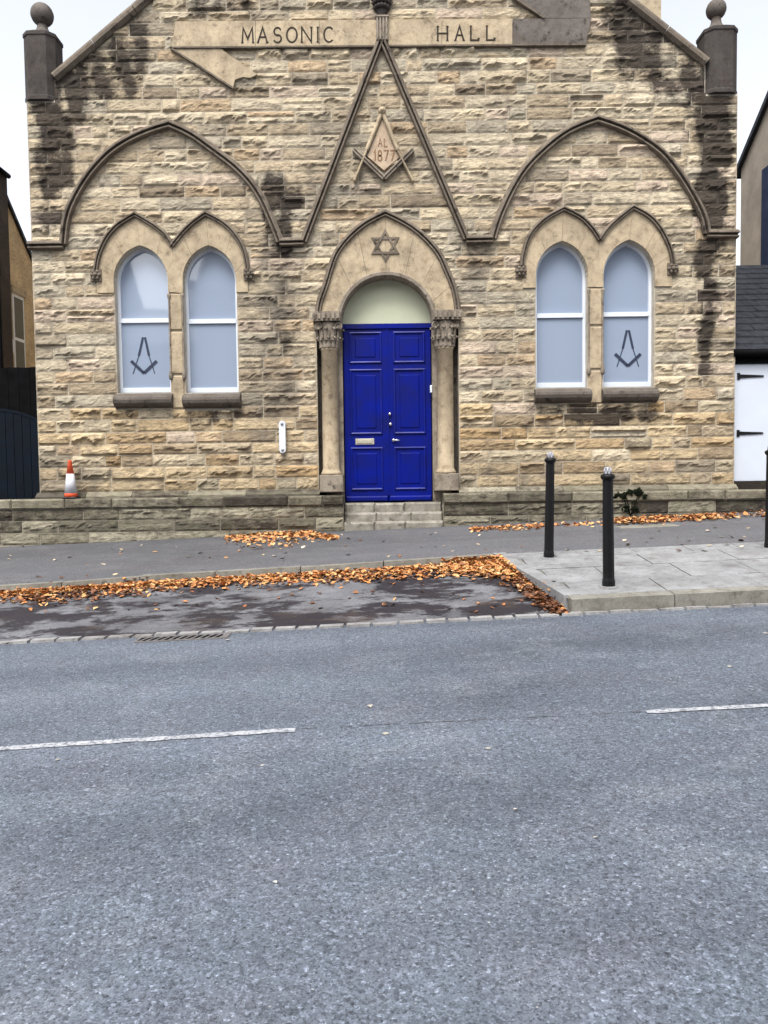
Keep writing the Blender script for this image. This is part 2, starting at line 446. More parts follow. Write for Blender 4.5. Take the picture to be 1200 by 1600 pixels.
# setts along the gutter
sroot = structure(MB().box(-12, 12, DS+CAM.y-.04, DS+CAM.y-.02, -.9, -.88).build('gutter_sett_row', M['sett']))
X = -7.5
while X < 8.5:
    L = rnd.uniform(.19, .25); a, b = X+.006, X+L-.006; h = rnd.uniform(.010, .024); dd = rnd.uniform(-.008, .008)
    q = lambda X, D, dz: (X, D+CAM.y+dd, z_road(X, DS)+dz)
    lo, hi = DS-.095, DS-.006 if X > FK.x-.1 else DS+.02
    if X > FK.x-.1: lo, hi = DS-.075, DS-.012
    MB().hexa([q(a, lo, -.1), q(b, lo, -.1), q(b, hi, -.1), q(a, hi, -.1), q(a+.008, lo+.01, h), q(b-.008, lo+.01, h), q(b-.008, hi-.01, h), q(a+.008, hi-.01, h)]).build('sett', M['sett'], sroot)
    X += L

# painted centre line dashes and specks
def dash(x0, y0, x1, y1, half, label):
    a, da = hit(z_road, x0, y0); b, db = hit(z_road, x1, y1); n = 40; mb = MB()
    rr = random.Random(int(x0)+9)
    for i in range(n+1):
        t = i/n; X = a.x+(b.x-a.x)*t; D = da+(db-da)*t
        for s in (-1, 1):
            dd = D + s*half*(1+rr.uniform(-.2, .2)); mb.vert((X, dd+CAM.y, z_road(X, dd)+.004))
    for i in range(n): k = 2*i; mb.face((k, k+2, k+3, k+1))
    return props(mb.build('road_marking', M['paint']), label, 'road marking', 'centre line dashes')
sm = MB(); rs = random.Random(6); a_, da_ = hit(z_road, 470, 1139); b_, db_ = hit(z_road, 1005, 1112)
for i in range(61):
    t = i/60; X = a_.x+(b_.x-a_.x)*t; D = da_+(db_-da_)*t + .01*noise.noise((t*14, 0, 0)); hw = .0015+.0035*rs.random()
    for q in (-1, 1): sm.vert((X, D+q*hw+CAM.y, z_road(X, D)+.003))
for i in [k for k in range(60) if noise.noise((k*.31, 3, 0)) > -.12]: sm.face((2*i, 2*i+2, 2*i+3, 2*i+1))
sm.build('seam', M['tarmac'], bpy.data.objects['road'])
dash(-260, 1187, 461, 1141, .031, 'worn white centre line dash on the left of the road')
dash(1010, 1113, 1560, 1083, .026, 'worn white centre line dash cut off by the right picture edge')

# ------------------------------------------------------------------ the hall
XL, XR = F(56, 580)[0], F(1148, 600)[0]
Zb = F(600, 763)[1]                               # top of base course / foot of the rock-faced wall
def poly_arch(xl, xr, zs, za, n=10):              # two-centred arch from left foot to right foot, over the apex
    a = (xr-xl)/2; h = za-zs; r = (a*a+h*h)/(2*a); out = []
    t1 = math.atan2(h, r-a)
    for i in range(n+1):
        t = t1*i/n; out.append((xl + r - r*math.cos(t), zs + r*math.sin(t)))
    return out + [(xl+xr-x, z) for x, z in reversed(out[:-1])]
def smooth(pts, n=5):                             # Catmull-Rom through points
    out = []
    for i in range(len(pts)-1):
        p0 = Vector(pts[max(i-1, 0)]); p1 = Vector(pts[i]); p2 = Vector(pts[i+1]); p3 = Vector(pts[min(i+2, len(pts)-1)])
        for k in range(n):
            t = k/n
            q = 0.5*((2*p1)+(p2-p0)*t+(2*p0-5*p1+4*p2-p3)*t*t+(3*p1-p0-3*p2+p3)*t**3); out.append((q.x, q.y))
    return out + [tuple(pts[-1])]
def arch_path(left, right, n=4): return smooth(left, n)[:-1] + smooth(right, n)

WY = -0.03                                        # face of dressed work
WINS = []                                         # xl, xr, z sill, z spring, z apex
for xl, xr, ys, yp, ya in ((181, 265, 614, 438, 384), (288, 371, 614, 438, 384), (837, 918, 606, 430, 377), (942, 1022, 605, 429, 375)):
    a = F(xl, 520); b = F(xr, 520)
    WINS.append((a[0], b[0], F((xl+xr)/2, ys)[1], F((xl+xr)/2, yp)[1], F((xl+xr)/2, ya)[1]))
DXL, DXR = F(535, 600)[0], F(676, 600)[0]; DZ0 = F(606, 785)[1]; DZS = F(604, 503)[1]; DZA = F(603, 432)[1]
PXL, PXR = F(496, 620)[0], F(717, 620)[0]; PZC = F(600, 490)[1]
door_hole = [(DXL, DZ0-.05)] + poly_arch(DXL, DXR, DZS, DZA, 12) + [(DXR, DZ0-.05)]
door_hood = arch_path(FL([(497, 493), (500, 473), (509, 447), (518, 417), (527, 395), (546, 371), (571, 350), (602, 334)]),
                      FL([(602, 334), (634, 350), (661, 370), (684, 396), (696, 420), (709, 453), (714, 480), (715, 492)]))
hoodL = [arch_path(FL([(151, 424), (154, 405), (160, 388), (169, 371), (185, 353), (212, 336)]), FL([(212, 336), (241, 353), (259, 368), (270, 385)])),
         arch_path(FL([(270, 385), (284, 367), (301, 350), (322, 335)]), FL([(322, 335), (350, 350), (369, 369), (382, 393), (388, 423)]))]
hoodR = [arch_path(FL([(815, 417), (817, 400), (827, 369), (850, 344), (880, 327)]), FL([(880, 327), (907, 341), (925, 359), (936, 376)])),
         arch_path(FL([(936, 376), (950, 357), (967, 341), (988, 325)]), FL([(988, 325), (1014, 340), (1032, 361), (1046, 391), (1050, 413)]))]
bigL = arch_path(FL([(101, 383), (108, 335), (134, 284), (168, 244), (201, 221), (234, 206), (266, 196)]),
                 FL([(266, 196), (300, 212), (334, 236), (366, 260), (391, 285), (408, 310), (421, 337), (433, 366), (438, 379)]))
bigR = arch_path(FL([(769, 374), (779, 342), (798, 300), (820, 265), (848, 236), (878, 212), (905, 198), (932, 188)]),
                 FL([(932, 188), (967, 200), (1000, 217), (1033, 241), (1060, 274), (1083, 311), (1097, 340), (1103, 366)]))
rakeL = FL([(87, 124), (235, -1)]); rakeR = FL([(1102, 101), (974, -2)])
apex_x = (XL+XR)/2
def line_z(l, x): return l[0][1] + (l[1][1]-l[0][1])*(x-l[0][0])/(l[1][0]-l[0][0])
apex_z = (line_z(rakeL, apex_x) + line_z(rakeR, apex_x))/2
shL, shR = F(60, 157)[1], F(1128, 147)[1]         # shoulders under the corner piers
def top_z(x):
    if x < rakeL[0][0]: return shL
    if x > rakeR[0][0]: return shR
    return min(line_z(rakeL, x), line_z(rakeR, x))

hall = empty('stone_hall', (0, 0, 0.5), 'buff sandstone gabled hall with pointed arches and blue double door', 'hall')
# solid wall behind the facing stones, with its openings
outline = [(XL, -.4), (XR, -.4), (XR, shR), (rakeR[0][0], shR), (rakeR[0][0], top_z(rakeR[0][0])-.02), (apex_x, apex_z), (rakeL[0][0], top_z(rakeL[0][0])-.02), (rakeL[0][0], shL), (XL, shL)]
holes = []
for xl, xr, z0, zs, za in WINS: holes.append(list(reversed([(xl, z0)] + poly_arch(xl, xr, zs, za) + [(xr, z0)])))
portal_hole = [(PXL, DZ0-.3), (PXL, PZC+.04)] + [(x*.985+apex_x*.0, z-.04) for x, z in door_hood[3:-3]] + [(PXR, PZC+.04), (PXR, DZ0-.3)]
holes.append(list(reversed(portal_hole)))
wall = MB().prism(outline, -0.003, 0.42, holes).build('front_wall', M['mortar'], hall)

def in_poly(x, z, poly):
    c = False; n = len(poly); j = n-1
    for i in range(n):
        xi, zi = poly[i]; xj, zj = poly[j]
        if (zi > z) != (zj > z) and x < (xj-xi)*(z-zi)/(zj-zi)+xi: c = not c
        j = i
    return c
class Region:
    def __init__(s, poly):
        s.p = poly; xs = [p[0] for p in poly]; zs = [p[1] for p in poly]; s.b = (min(xs), max(xs), min(zs), max(zs))
    def has(s, x, z): return s.b[0] <= x <= s.b[1] and s.b[2] <= z <= s.b[3] and in_poly(x, z, s.p)
def grow(poly, cx, cz, k): return [(cx+(x-cx)*k, cz+(z-cz)*k) for x, z in poly]
CUT = [Region([(a-.01, z0-.27), (a-.01, zs)] + poly_arch(a-.01, b+.01, zs, za+.02) + [(b+.01, z0-.27)]) for a, b, z0, zs, za in WINS]
for i in (0, 2): CUT.append(Region([(WINS[i][1]-.05, WINS[i][2]-.27), (WINS[i+1][0]+.05, WINS[i][2]-.27), (WINS[i+1][0]+.05, WINS[i][3]), (WINS[i][1]-.05, WINS[i][3])]))
CUT.append(Region(portal_hole))
sign_poly = FL([(270, 76), (912, 71), (922, 31), (276, 37)])
tailL = FL([(269, 77.5), (365, 139), (368, 127), (380, 123), (392, 124), (403, 119), (343, 77)])
tailR = FL([(922, 31), (919, -8), (880, -44), (827, -29), (822, -15), (789, -10), (847, 31.5)])
emb_plate = FL([(597, 190), (574, 246), (600, 266), (626, 246)])
COVER = [Region(sign_poly), Region(tailL), Region(tailR), Region(emb_plate)]
surr = []
for hood, (a, b, z0, zs, za) in zip(hoodL+hoodR, WINS):
    surr.append([(hood[0][0], zs-.22)] + hood + [(hood[-1][0], zs-.22)])
    COVER.append(Region(surr[-1]))

# stains of soot and damp: soft patches in facade coordinates
STAIN = []
def stain(x, y, rx, ry, k, c=(.042, .034, .030)):
    q = F(x, y); STAIN.append((q[0], q[1], rx*.0104, ry*.0104, k, c))
for a in ((95, 170, 30, 40, 1.1), (88, 240, 24, 60, 1.15), (92, 320, 26, 45, .85), (150, 130, 45, 45, .7), (205, 70, 22, 55, 1.0), (120, 120, 40, 30, .7),
          (1112, 180, 32, 50, 1.1), (1108, 260, 26, 70, 1.1), (1108, 350, 24, 60, .95), (1100, 450, 18, 80, .75), (1095, 560, 22, 70, .55),
          (985, 60, 35, 60, .95), (1040, 90, 40, 40, .8), (1070, 130, 40, 30, .9), (975, 20, 30, 40, .8), (445, 330, 28, 50, .6), (437, 300, 25, 40, .5),
          (372, 20, 25, 30, .7), (310, 12, 25, 18, .8), (330, 650, 45, 12, 1.0), (225, 648, 40, 10, .6), (880, 640, 45, 14, .9), (985, 640, 45, 14, .9),
          (960, 655, 60, 12, .7), (448, 415, 20, 40, .62), (443, 490, 15, 60, .5), (438, 580, 14, 60, .38), (436, 355, 16, 40, .6), (425, 310, 14, 40, .45), (748, 405, 18, 30, .45), (400, 120, 60, 20, .25), (360, 250, 60, 25, .22), (700, 240, 50, 30, .2), (880, 20, 50, 45, .5), (60, 300, 20, 200, .25), (1135, 250, 25, 200, .35)): stain(*a)
for a in ((435, 430, 26, 60, .75), (440, 540, 24, 90, .7), (430, 640, 40, 50, .55), (745, 420, 30, 45, .5), (520, 250, 40, 70, .4), (790, 540, 30, 60, .3),
          (400, 560, 30, 90, .4), (660, 230, 30, 60, .25), (90, 740, 70, 40, .5), (560, 280, 60, 40, .4), (800, 745, 300, 25, .5), (300, 745, 300, 20, .25)):
    stain(*a, c=(.13, .115, .095))
def stain_at(x, z):
    out = []
    for cx, cz, rx, rz, k, c in STAIN:
        d = ((x-cx)/rx)**2 + ((z-cz)/rz)**2
        if d < 2.2: out.append((k*max(0, 1-d/2.2)**.7, c))
    return out
TINTS = [((.44, .372, .280), 7), ((.39, .322, .240), 5), ((.46, .398, .312), 5), ((.34, .278, .205), 2.5), ((.35, .312, .255), 3.5), ((.41, .315, .22), 1.5),
         ((.28, .240, .19), 1.6), ((.22, .178, .135), .7), ((.44, .362, .298), 2.5)]
LOW = [((.42, .325, .21), 5), ((.33, .245, .155), 2.2), ((.28, .22, .155), 1.6), ((.45, .36, .245), 5), ((.19, .14, .098), .8), ((.38, .27, .155), 1.2), ((.36, .31, .235), 2)]
PLT = [((.19, .175, .14), 4), ((.25, .232, .188), 3), ((.13, .12, .098), 2), ((.29, .268, .218), 2), ((.09, .082, .07), .6)]
def pick(r, tab):
    c = r.choices([t for t, _ in tab], [k for _, k in tab])[0]; k = r.uniform(.86, 1.12)
    return (c[0]*k, c[1]*k*.995, c[2]*k*.94)

def rock(mb, x0, x1, z0, z1, r, tint, front=0.0, amp=1.0, cut=True, cell=.042, flat=False, soot=0.0):
    """one rock-faced stone: raised face with a jagged chiselled ledge, tapered to the joints"""
    wd, ht = x1-x0, z1-z0
    nx = max(3, round(wd/cell)); nz = max(3, round(ht/.028)) if not flat else 3
    sd_ = r.uniform(0, 900); v0 = r.uniform(.3, .75); jag = r.uniform(.18, .36); tl = r.uniform(-.25, .25)
    up = r.uniform(.034, .075)*amp; dn = r.uniform(.006, .016)*amp
    if flat or r.random() < .45: up = r.uniform(.014, .024)*amp; dn = up*.75
    if r.random() < .12: up, dn = dn, up*.7
    sdark = r.choice((.45, .7, .9, 1.05, 1.25))*r.uniform(.9, 1.1)
    own = r.choices((0, .08, .16, .24), (6, 3, 1.5, .8))[0] + soot
    idx = {}
    us = [0] + [(i+.5*r.uniform(-.3, .3))/nx for i in range(1, nx)] + [1]
    for j in range(nz+1):
        for i in range(nx+1):
            u, v = us[i], j/nz; x = x0+wd*u; z = z0+ht*v
            edge = min(u*wd, (1-u)*wd, v*ht, (1-v)*ht)
            e = min(1, edge/.024)
            ln = v0 + tl*(u-.5) + jag*(noise.noise((x*6.5, sd_, 0)) + .6*noise.noise((x*17, sd_, 3)))
            t = max(0, min(1, (v-ln)/.06+.5))
            loc = .25 + .75*max(0, min(1, .55+1.3*noise.noise((x*4.2, sd_, 11))))
            h = dn + (up-dn)*t*loc - .026*amp*max(0, v-ln)/(1.001-min(ln, .99))
            h += .013*amp*noise.noise((x*9, sd_, z*16)) + .008*amp*noise.noise((x*24, sd_, z*34))
            y = front - (.006 + max(.002, h)*(e**.6))
            if cut:
                for cv in COVER:
                    if cv.has(x, z): y = front-.002; break
            c = tint; al = own
            for k, sc_ in (stain_at(x, z) if cut else ()):
                if sc_[0] > .1:
                    kk = max(0, min(.85, k*sdark*(.9+.9*noise.noise((x*5, z*5, 7))))); c = tuple(p*(1-kk)+q*kk for p, q in zip(c, sc_))
                else: al += k*(.26+.27*sdark)*(.85+.8*noise.noise((x*4.5, z*1.6, 4)))
            idx[i, j] = mb.vert((x, y, z), (c[0], c[1], c[2], min(.60, al)))
    dead = lambda x, z: any(cv.has(x, z) for cv in CUT) or z > top_z(x)-.03
    for j in range(nz):
        for i in range(nx):
            q = (idx[i, j], idx[i+1, j], idx[i+1, j+1], idx[i, j+1])
            if cut and dead(sum(mb.v[k][0] for k in q)/4, sum(mb.v[k][2] for k in q)/4): continue
            mb.face(q)
    ring = [idx[i, 0] for i in range(nx+1)] + [idx[nx, j] for j in range(1, nz+1)] + [idx[i, nz] for i in range(nx-1, -1, -1)] + [idx[0, j] for j in range(nz-1, 0, -1)]
    back = [mb.vert((mb.v[k][0], front+.05, mb.v[k][2]), mb.c[k]) for k in ring]
    n = len(ring)
    for k in range(n):
        p, q = mb.v[ring[k]], mb.v[ring[(k+1) % n]]
        if cut and dead((p[0]+q[0])/2, (p[2]+q[2])/2): continue
        mb.face((back[k], back[(k+1) % n], ring[(k+1) % n], ring[k]))

rnd = random.Random(11)
CH = 18.45*.010417
blocks = []
z = Zb; row = 0
JO = [(WINS[0][0], WINS[1][1], WINS[0][2]-.28, WINS[0][3]-.05), (WINS[2][0], WINS[3][1], WINS[2][2]-.28, WINS[2][3]-.05), (PXL, PXR, -1, PZC+.02)]
while z < apex_z-.1:
    ch = CH*rnd.choice((.93, 1, 1, 1, 1.07)); zt = z+ch; zm = (z+zt)/2
    a, b = XL, XR
    if z > shL:
        s1 = (rakeL[1][1]-rakeL[0][1])/(rakeL[1][0]-rakeL[0][0]); a = max(XL, rakeL[0][0] + (z-.02-rakeL[0][1])/s1)
        s2 = (rakeR[1][1]-rakeR[0][1])/(rakeR[1][0]-rakeR[0][0]); b = min(XR, rakeR[0][0] + (z-.02-rakeR[0][1])/s2)
        if b-a < .4: break
    spans = [(a, b)]
    for j0, j1, k0, k1 in JO:
        if k0 < zm < k1:
            spans = [q for s in spans for q in ((s[0], min(s[1], j0)), (max(s[0], j1), s[1])) if q[1]-q[0] > .03]
    for s0, s1_ in spans:
        x = s0
        quoin = .30 if row % 2 else .52
        while x < s1_-1e-4:
            L = rnd.choices((rnd.uniform(.26, .42), rnd.uniform(.42, .7), rnd.uniform(.7, 1.0)), (2.2, 5, 2.3))[0]
            if x == s0 and abs(s0-XL) < .01: L = quoin
            if s1_-(x+L) < .2: L = s1_-x
            if abs(s1_-XR) < .01 and x+L > XR-.55 and x < XR-.75: L = XR-quoin-x if XR-quoin-x > .2 else L
            split = rnd.random() < .06 and L > .45
            for q0, q1 in (((z, z+ch*.5), (z+ch*.5, zt)) if split else ((z, zt),)):
                blocks.append((x+.007, x+L-.007, q0+.0065, q1-.0065))
            x += L
    z = zt; row += 1
def mortar_bed():
    mb = MB(); g = .075; ids = {}
    nx = int((XR-XL)/g); nz = int((apex_z-Zb)/g)
    for j in range(nz+1):
        for i in range(nx+1):
            x = XL+(XR-XL)*i/nx; z = Zb+(apex_z-Zb)*j/nz; al = .02; c = (.43, .385, .31)
            for k, sc_ in stain_at(x, z):
                if sc_[0] > .1: c = tuple(p*(1-.45*min(1, k))+q*.45*min(1, k) for p, q in zip(c, sc_))
                else: al += k*.42*(.85+.8*noise.noise((x*4.5, z*1.6, 4)))
            ids[i, j] = mb.vert((x, -.0045, z), (*c, min(.5, al)))
    for j in range(nz):
        for i in range(nx):
            x = XL+(XR-XL)*(i+.5)/nx; z = Zb+(apex_z-Zb)*(j+.5)/nz
            if z > top_z(x)-.06 or any(cv.has(x+a, z+b) for cv in CUT for a in (-.04, .04) for b in (-.04, .04)): continue
            mb.face((ids[i, j], ids[i+1, j], ids[i+1, j+1], ids[i, j+1]))
    return mb.build('mortar_bed', M['rock'], wall, True)
mortar_bed()
vis_top = F(600, 0)[1]
def visible_area(b):
    if b[2] > vis_top: return 0
    cx, cz = (b[0]+b[1])/2, (b[2]+b[3])/2
    if any(c.has(cx, cz) for c in CUT+COVER): return 0.001
    return (b[1]-b[0])*(b[3]-b[2])
order = sorted(range(len(blocks)), key=lambda i: -visible_area(blocks[i]))
big = set(order[:300])
rest = MB()
low_z = F(600, 640)[1]
for i, b in enumerate(blocks):
    tab = LOW if b[2] < low_z and rnd.random() < .75 else TINTS
    mb = MB() if i in big else rest
    rock(mb, *b, rnd, pick(rnd, tab))
    if i in big: mb.build('stone', M['rock'], wall, True)
props(rest.build('small_stones', M['rock'], wall, True), kind='stuff')

# side walls and roof
MB().prism([(XL+.05, -.4), (XR-.05, -.4), (XR-.05, shR-.3), (apex_x, apex_z-.5), (XL+.05, shL-.3)], .46, .52).build('light_leak_panel', M['soot'], hall)  # dark panel added to keep sky light from leaking through the door gaps
MB().box(XL, XL+.4, .42, 14, -.4, shL).build('side_wall', M['tan'], hall)
MB().box(XR-.4, XR, .42, 14, -.4, shR).build('side_wall', M['tan'], hall)
for sgn, rk, xe in ((-1, rakeL, XL), (1, rakeR, XR)):
    mb = MB(); e = (xe, line_z(rk, xe)-.25)
    mb.prism([(e[0], e[1]), (apex_x, apex_z-.3), (apex_x, apex_z-.15), (e[0], e[1]+.15)] if sgn > 0 else [(e[0], e[1]+.15), (apex_x, apex_z-.15), (apex_x, apex_z-.3), (e[0], e[1])], .43, 14.1)
    mb.build('roof', M['slate'], hall)

# coping stones along the rakes
for rk, sgn in ((rakeL, 1), (rakeR, -1)):
    a = Vector(rk[0]); d = (Vector((apex_x, apex_z))-a); L = d.length; d.normalize(); n_ = 8; nrm = Vector((-d.y, d.x))*sgn
    for i in range(n_):
        p = a+d*(L*i/n_+.006); q = a+d*(L*(i+1)/n_-.006)
        pr = [(-.065, -.05), (-.065, .4), (.02, .46), (.085, .40), (.085, -.06), (.03, -.10), (-.02, -.10)]
        pts = [(p.x, p.y), (q.x, q.y)]
        MB().sweep(pts, [(o*sgn, y) for o, y in pr]).build('coping_stone', M['mould'], hall)
# kneeler blocks and corner piers with ball finials
for (x0, x1, yt, yb, bx, by, br) in ((37, 86, 55, 158, 58, 13, 17), (1102, 1153, 47, 147, 1127, 4, 15)):
    a = F(x0, 110)[0]; b = F(x1, 110)[0]; zt = F(bx, yt)[1]; zb = F(bx, yb)[1]; cx = (a+b)/2; h = (b-a)/2; c = h*.42
    y0 = -.07; y1 = y0+2*h
    oc = [(a+c, y0), (b-c, y0), (b, y0+c), (b, y1-c), (b-c, y1), (a+c, y1), (a, y1-c), (a, y0+c)]
    mb = MB()
    def ring(k, z):
        i0 = len(mb.v)
        for x, y in oc: mb.vert((cx+(x-cx)*k, (y0+y1)/2+(y-(y0+y1)/2)*k, z))
        return i0
    zs_ = [(1.03, zb), (1.03, zb+.05), (1.0, zb+.07), (1.0, zt-.03), (1.05, zt-.02), (1.05, zt+.03), (.62, zt+.10)]
    rs = [ring(*q) for q in zs_]
    for r0, r1 in zip(rs, rs[1:]):
        for k in range(8): mb.face((r0+k, r0+(k+1) % 8, r1+(k+1) % 8, r1+k))
    mb.face([rs[0]+k for k in reversed(range(8))]); mb.face([rs[-1]+k for k in range(8)])
    pier = mb.build('corner_pier', M['pier'], hall)
    bz = F(bx, by)[1]; rr = br*.0104; cy = (y0+y1)/2; bxw = F(bx, by)[0]
    MB().lathe(bxw, cy, [(h*.62, zt+.08), (h*.5, zt+.12), (.085, zt+.2), (.075, zt+.26), (.075, bz-rr+.02)], 14).sphere((bxw, cy, bz), rr, 18, 12).build('ball_finial', M['sooty_dressed'], pier)
# chimney behind the right rake
a = P(978, 20, 2.0); b = P(1033, 20, 2.0)
MB().box(a.x, b.x, 2.0, 2.8, 5, P(1000, -60, 2).z).build('chimney', M['dressed'], hall)

# ---- mouldings
HOOD = [(.055, .03), (.055, -.05), (.022, -.092), (.004, -.095), (-.002, -.035), (-.016, -.035), (-.020, -.075), (-.040, -.078), (-.05, -.05), (-.05, .03)]
BIG = [(.07, .03), (.07, -.06), (.030, -.112), (.006, -.118), (-.002, -.045), (-.022, -.045), (-.028, -.095), (-.052, -.098), (-.065, -.06), (-.065, .03)]
def pieces(path, prof, n, name, mat, parent):
    k = max(1, (len(path)-1)//n)
    i = 0
    while i < len(path)-1:
        j = min(len(path)-1, i+k)
        if len(path)-1-j < k/2: j = len(path)-1
        MB().sweep(path[i:j+1], prof).build(name, mat, parent); i = j
L_flat = FL([(47, 385), (101, 384)]); M1 = FL([(438, 380), (475, 379)]); M2 = FL([(728, 376), (769, 375)]); R_flat = FL([(1103, 367), (1151, 367)])
for path in (bigL, bigR): pieces(path, BIG, 7, 'arch_moulding', M['mould'], hall)
for path in (L_flat, M1, M2, R_flat): MB().sweep(path, [(o, y*1.06) for o, y in BIG]).build('string_course', M['mould'], hall)
for path in (FL([(475, 379), (596, 62)]), FL([(596, 62), (728, 375)])):
    a, b = Vector(path[0]), Vector(path[1])
    for i in range(3):
        p, q = a.lerp(b, i/3+.001), a.lerp(b, (i+1)/3-.001)
        MB().sweep([tuple(p), tuple(q)], [(o*.9, y) for o, y in BIG]).build('triangle_moulding', M['mould'], hall)
for path in hoodL+hoodR: pieces(path, [(o*.8, y) for o, y in HOOD], 4, 'hood_moulding', M['mould'], hall)
pieces(door_hood, HOOD, 6, 'door_hood_moulding', M['mould'], hall)
for x, y in ((150, 430), (389, 429), (814, 424), (1051, 420)):   # carved label stops
    c = P(x, y, -.04); mb = MB()
    for k in range(6):
        t = k*math.pi/3; mb.sphere((c.x+.055*math.cos(t), -.06, c.z+.055*math.sin(t)), .034, 8, 5)
    mb.sphere((c.x, -.085, c.z), .035, 8, 5).box(c.x-.085, c.x+.085, -.055, .02, c.z-.095, c.z+.09)
    mb.build('label_stop', M['mould'], hall)

# ---- dressed arch stones round the windows, mullions, windows
def resample(path, n):
    d = [0]
    for p, q in zip(path, path[1:]): d.append(d[-1] + (Vector(q)-Vector(p)).length)
    out = []
    for i in range(n+1):
        t = d[-1]*i/n; k = 0
        while k < len(d)-2 and d[k+1] < t: k += 1
        s = (t-d[k])/max(1e-9, d[k+1]-d[k]); out.append(tuple(Vector(path[k]).lerp(Vector(path[k+1]), s)))
    return out
def voussoirs(inner, outer, n, mat, parent, y0=WY, y1=.25, gap=.0016):
    m = 4; I = resample(inner, n*m); O = resample(outer, n*m)
    for i in range(n):
        a = I[i*m:(i+1)*m+1]; b = O[i*m:(i+1)*m+1]
        pl = a + list(reversed(b)); cx = sum(p[0] for p in pl)/len(pl); cz = sum(p[1] for p in pl)/len(pl)
        k = 1-gap/.15
        pl = [(cx+(x-cx)*k, cz+(z_-cz)*k) for x, z_ in pl]
        MB().prism(list(reversed(pl)), y0-rnd.uniform(0, .003), y1).build('arch_stone', mat, parent)
def halves(path, zkey=lambda p: p[1]):
    k = max(range(len(path)), key=lambda i: path[i][1]); return path[:k+1], path[k:]
for hi, (hood, (xl, xr, z0, zs, za)) in enumerate(zip(hoodL+hoodR, WINS)):
    inn = [(xl, zs-.2)] + poly_arch(xl, xr, zs, za, 12) + [(xr, zs-.2)]
    ho = list(hood)
    left = hi % 2 == 0
    mid = (WINS[hi][1]+WINS[hi+1][0])/2 if left else (WINS[hi-1][1]+WINS[hi][0])/2
    if left: ho = [(hood[0][0]+.01, zs-.2)] + ho + [(mid, zs-.2)]
    else: ho = [(mid, zs-.2)] + ho + [(hood[-1][0]-.01, zs-.2)]
    il, ir = halves(inn); ol, orr = halves(ho)
    voussoirs(il, ol, 3, M['dressed'], hall); voussoirs(ir, orr, 3, M['dressed'], hall)
for i in (0, 2):                                  # mullion shafts between the paired lights
    a, b = WINS[i][1], WINS[i+1][0]; z0 = WINS[i][2]-.27; zt = WINS[i][3]-.205
    zz = [z0, z0+.55, z0+1.25, zt]
    for p, q in zip(zz, zz[1:]): MB().cbox(a+.004, b-.004, WY, .24, p+.003, q-.003, .03).build('mullion_stone', M['dressed'], hall)
    for x in (a+.012, b-.012):
        MB().lathe(x, -.028, [(.02, z0+.47), (.034, z0+.50), (.034, z0+.56), (.02, z0+.62), (.016, z0+.66), (.016, zt-.12), (.03, zt-.06), (.03, zt-.02)], 10).build('nook_shaft', M['grey_dressed'], hall)
def window(i, xl, xr, z0, zs, za, ex):
    fy = .13
    mb = MB(); out = [(xl, z0+.02)] + poly_arch(xl, xr, zs, za, 12) + [(xr, z0+.02)]
    f = .046
    inn = [(xl+f, z0+.10)] + poly_arch(xl+f, xr-f, zs, za-f*1.1, 12) + [(xr-f, z0+.10)]
    mb.prism(list(reversed(out)), fy, fy+.07, [inn])
    win = mb.build('window', M['white'], hall)
    zt = F(600, (501, 502, 493, 491)[i] , .13)[1] + {0: 0, 1: 0, 2: 0, 3: 0}[i]
    zt = F((223, 330, 878, 982)[i], (501, 502, 493, 491)[i], .13)[1]
    MB().box(xl+f-.002, xr-f+.002, fy-.012, fy+.06, zt-.035, zt+.035).build('transom', M['white'], win)
    up = [(xl+f-.004, zt+.03)] + poly_arch(xl+f-.004, xr-f+.004, zs, za-f*1.1+.004, 12) + [(xr-f+.004, zt+.03)]
    MB().prism(list(reversed(up)), fy+.035, fy+.05).build('pane', M['pane'], win)
    MB().box(xl+f-.004, xr-f+.004, fy+.02, fy+.035, z0+.095, zt-.03).build('pane', M['pane'], win)
    # stone sill with a rounded nose
    s0, s1 = xl-.03, xr+.04; zz = z0
    pr = [(.12, zz+.0), (.02, zz+.0), (-.10, zz-.045), (-.145, zz-.08), (-.155, zz-.12), (-.14, zz-.17), (-.10, zz-.21), (-.02, zz-.245), (.12, zz-.245)]
    mb = MB(); n = len(pr)
    for x in (s0, s1):
        for y, z_ in pr: mb.vert((x, y, z_))
    for k in range(n): mb.face((k, (k+1) % n, n+(k+1) % n, n+k), False)
    mb.face(list(reversed(range(n)))); mb.face([n+k for k in range(n)])
    mb.build('sill', M['sill'], hall)
    if ex:
        yy = fy+.018; q = lambda x, y: F(x, y, yy); mb = MB()
        ax, ay = ex; T = lambda w_: [(w_, yy), (-w_, yy), (-w_, yy-.002), (w_, yy-.002)]
        ap = q(ax, ay)
        for s in (-1, 1):
            mb.sweep([q(ax+s*1.5, ay), q(ax+s*8, ay+29)], T(.019)); mb.sweep([q(ax+s*8, ay+29), q(ax+s*17, ay+57)], T(.008))
            T2 = [(.024, yy-.003), (-.024, yy-.003), (-.024, yy-.005), (.024, yy-.005)]
            mb.sweep([q(ax+s*20, ay+37), q(ax+s*.0, ay+56)], T2)
        mb.build('square_and_compasses_print', M['film'], win)
for i, wv in enumerate(WINS): window(i, *wv, {0: (225, 527), 3: (981, 516)}.get(i))

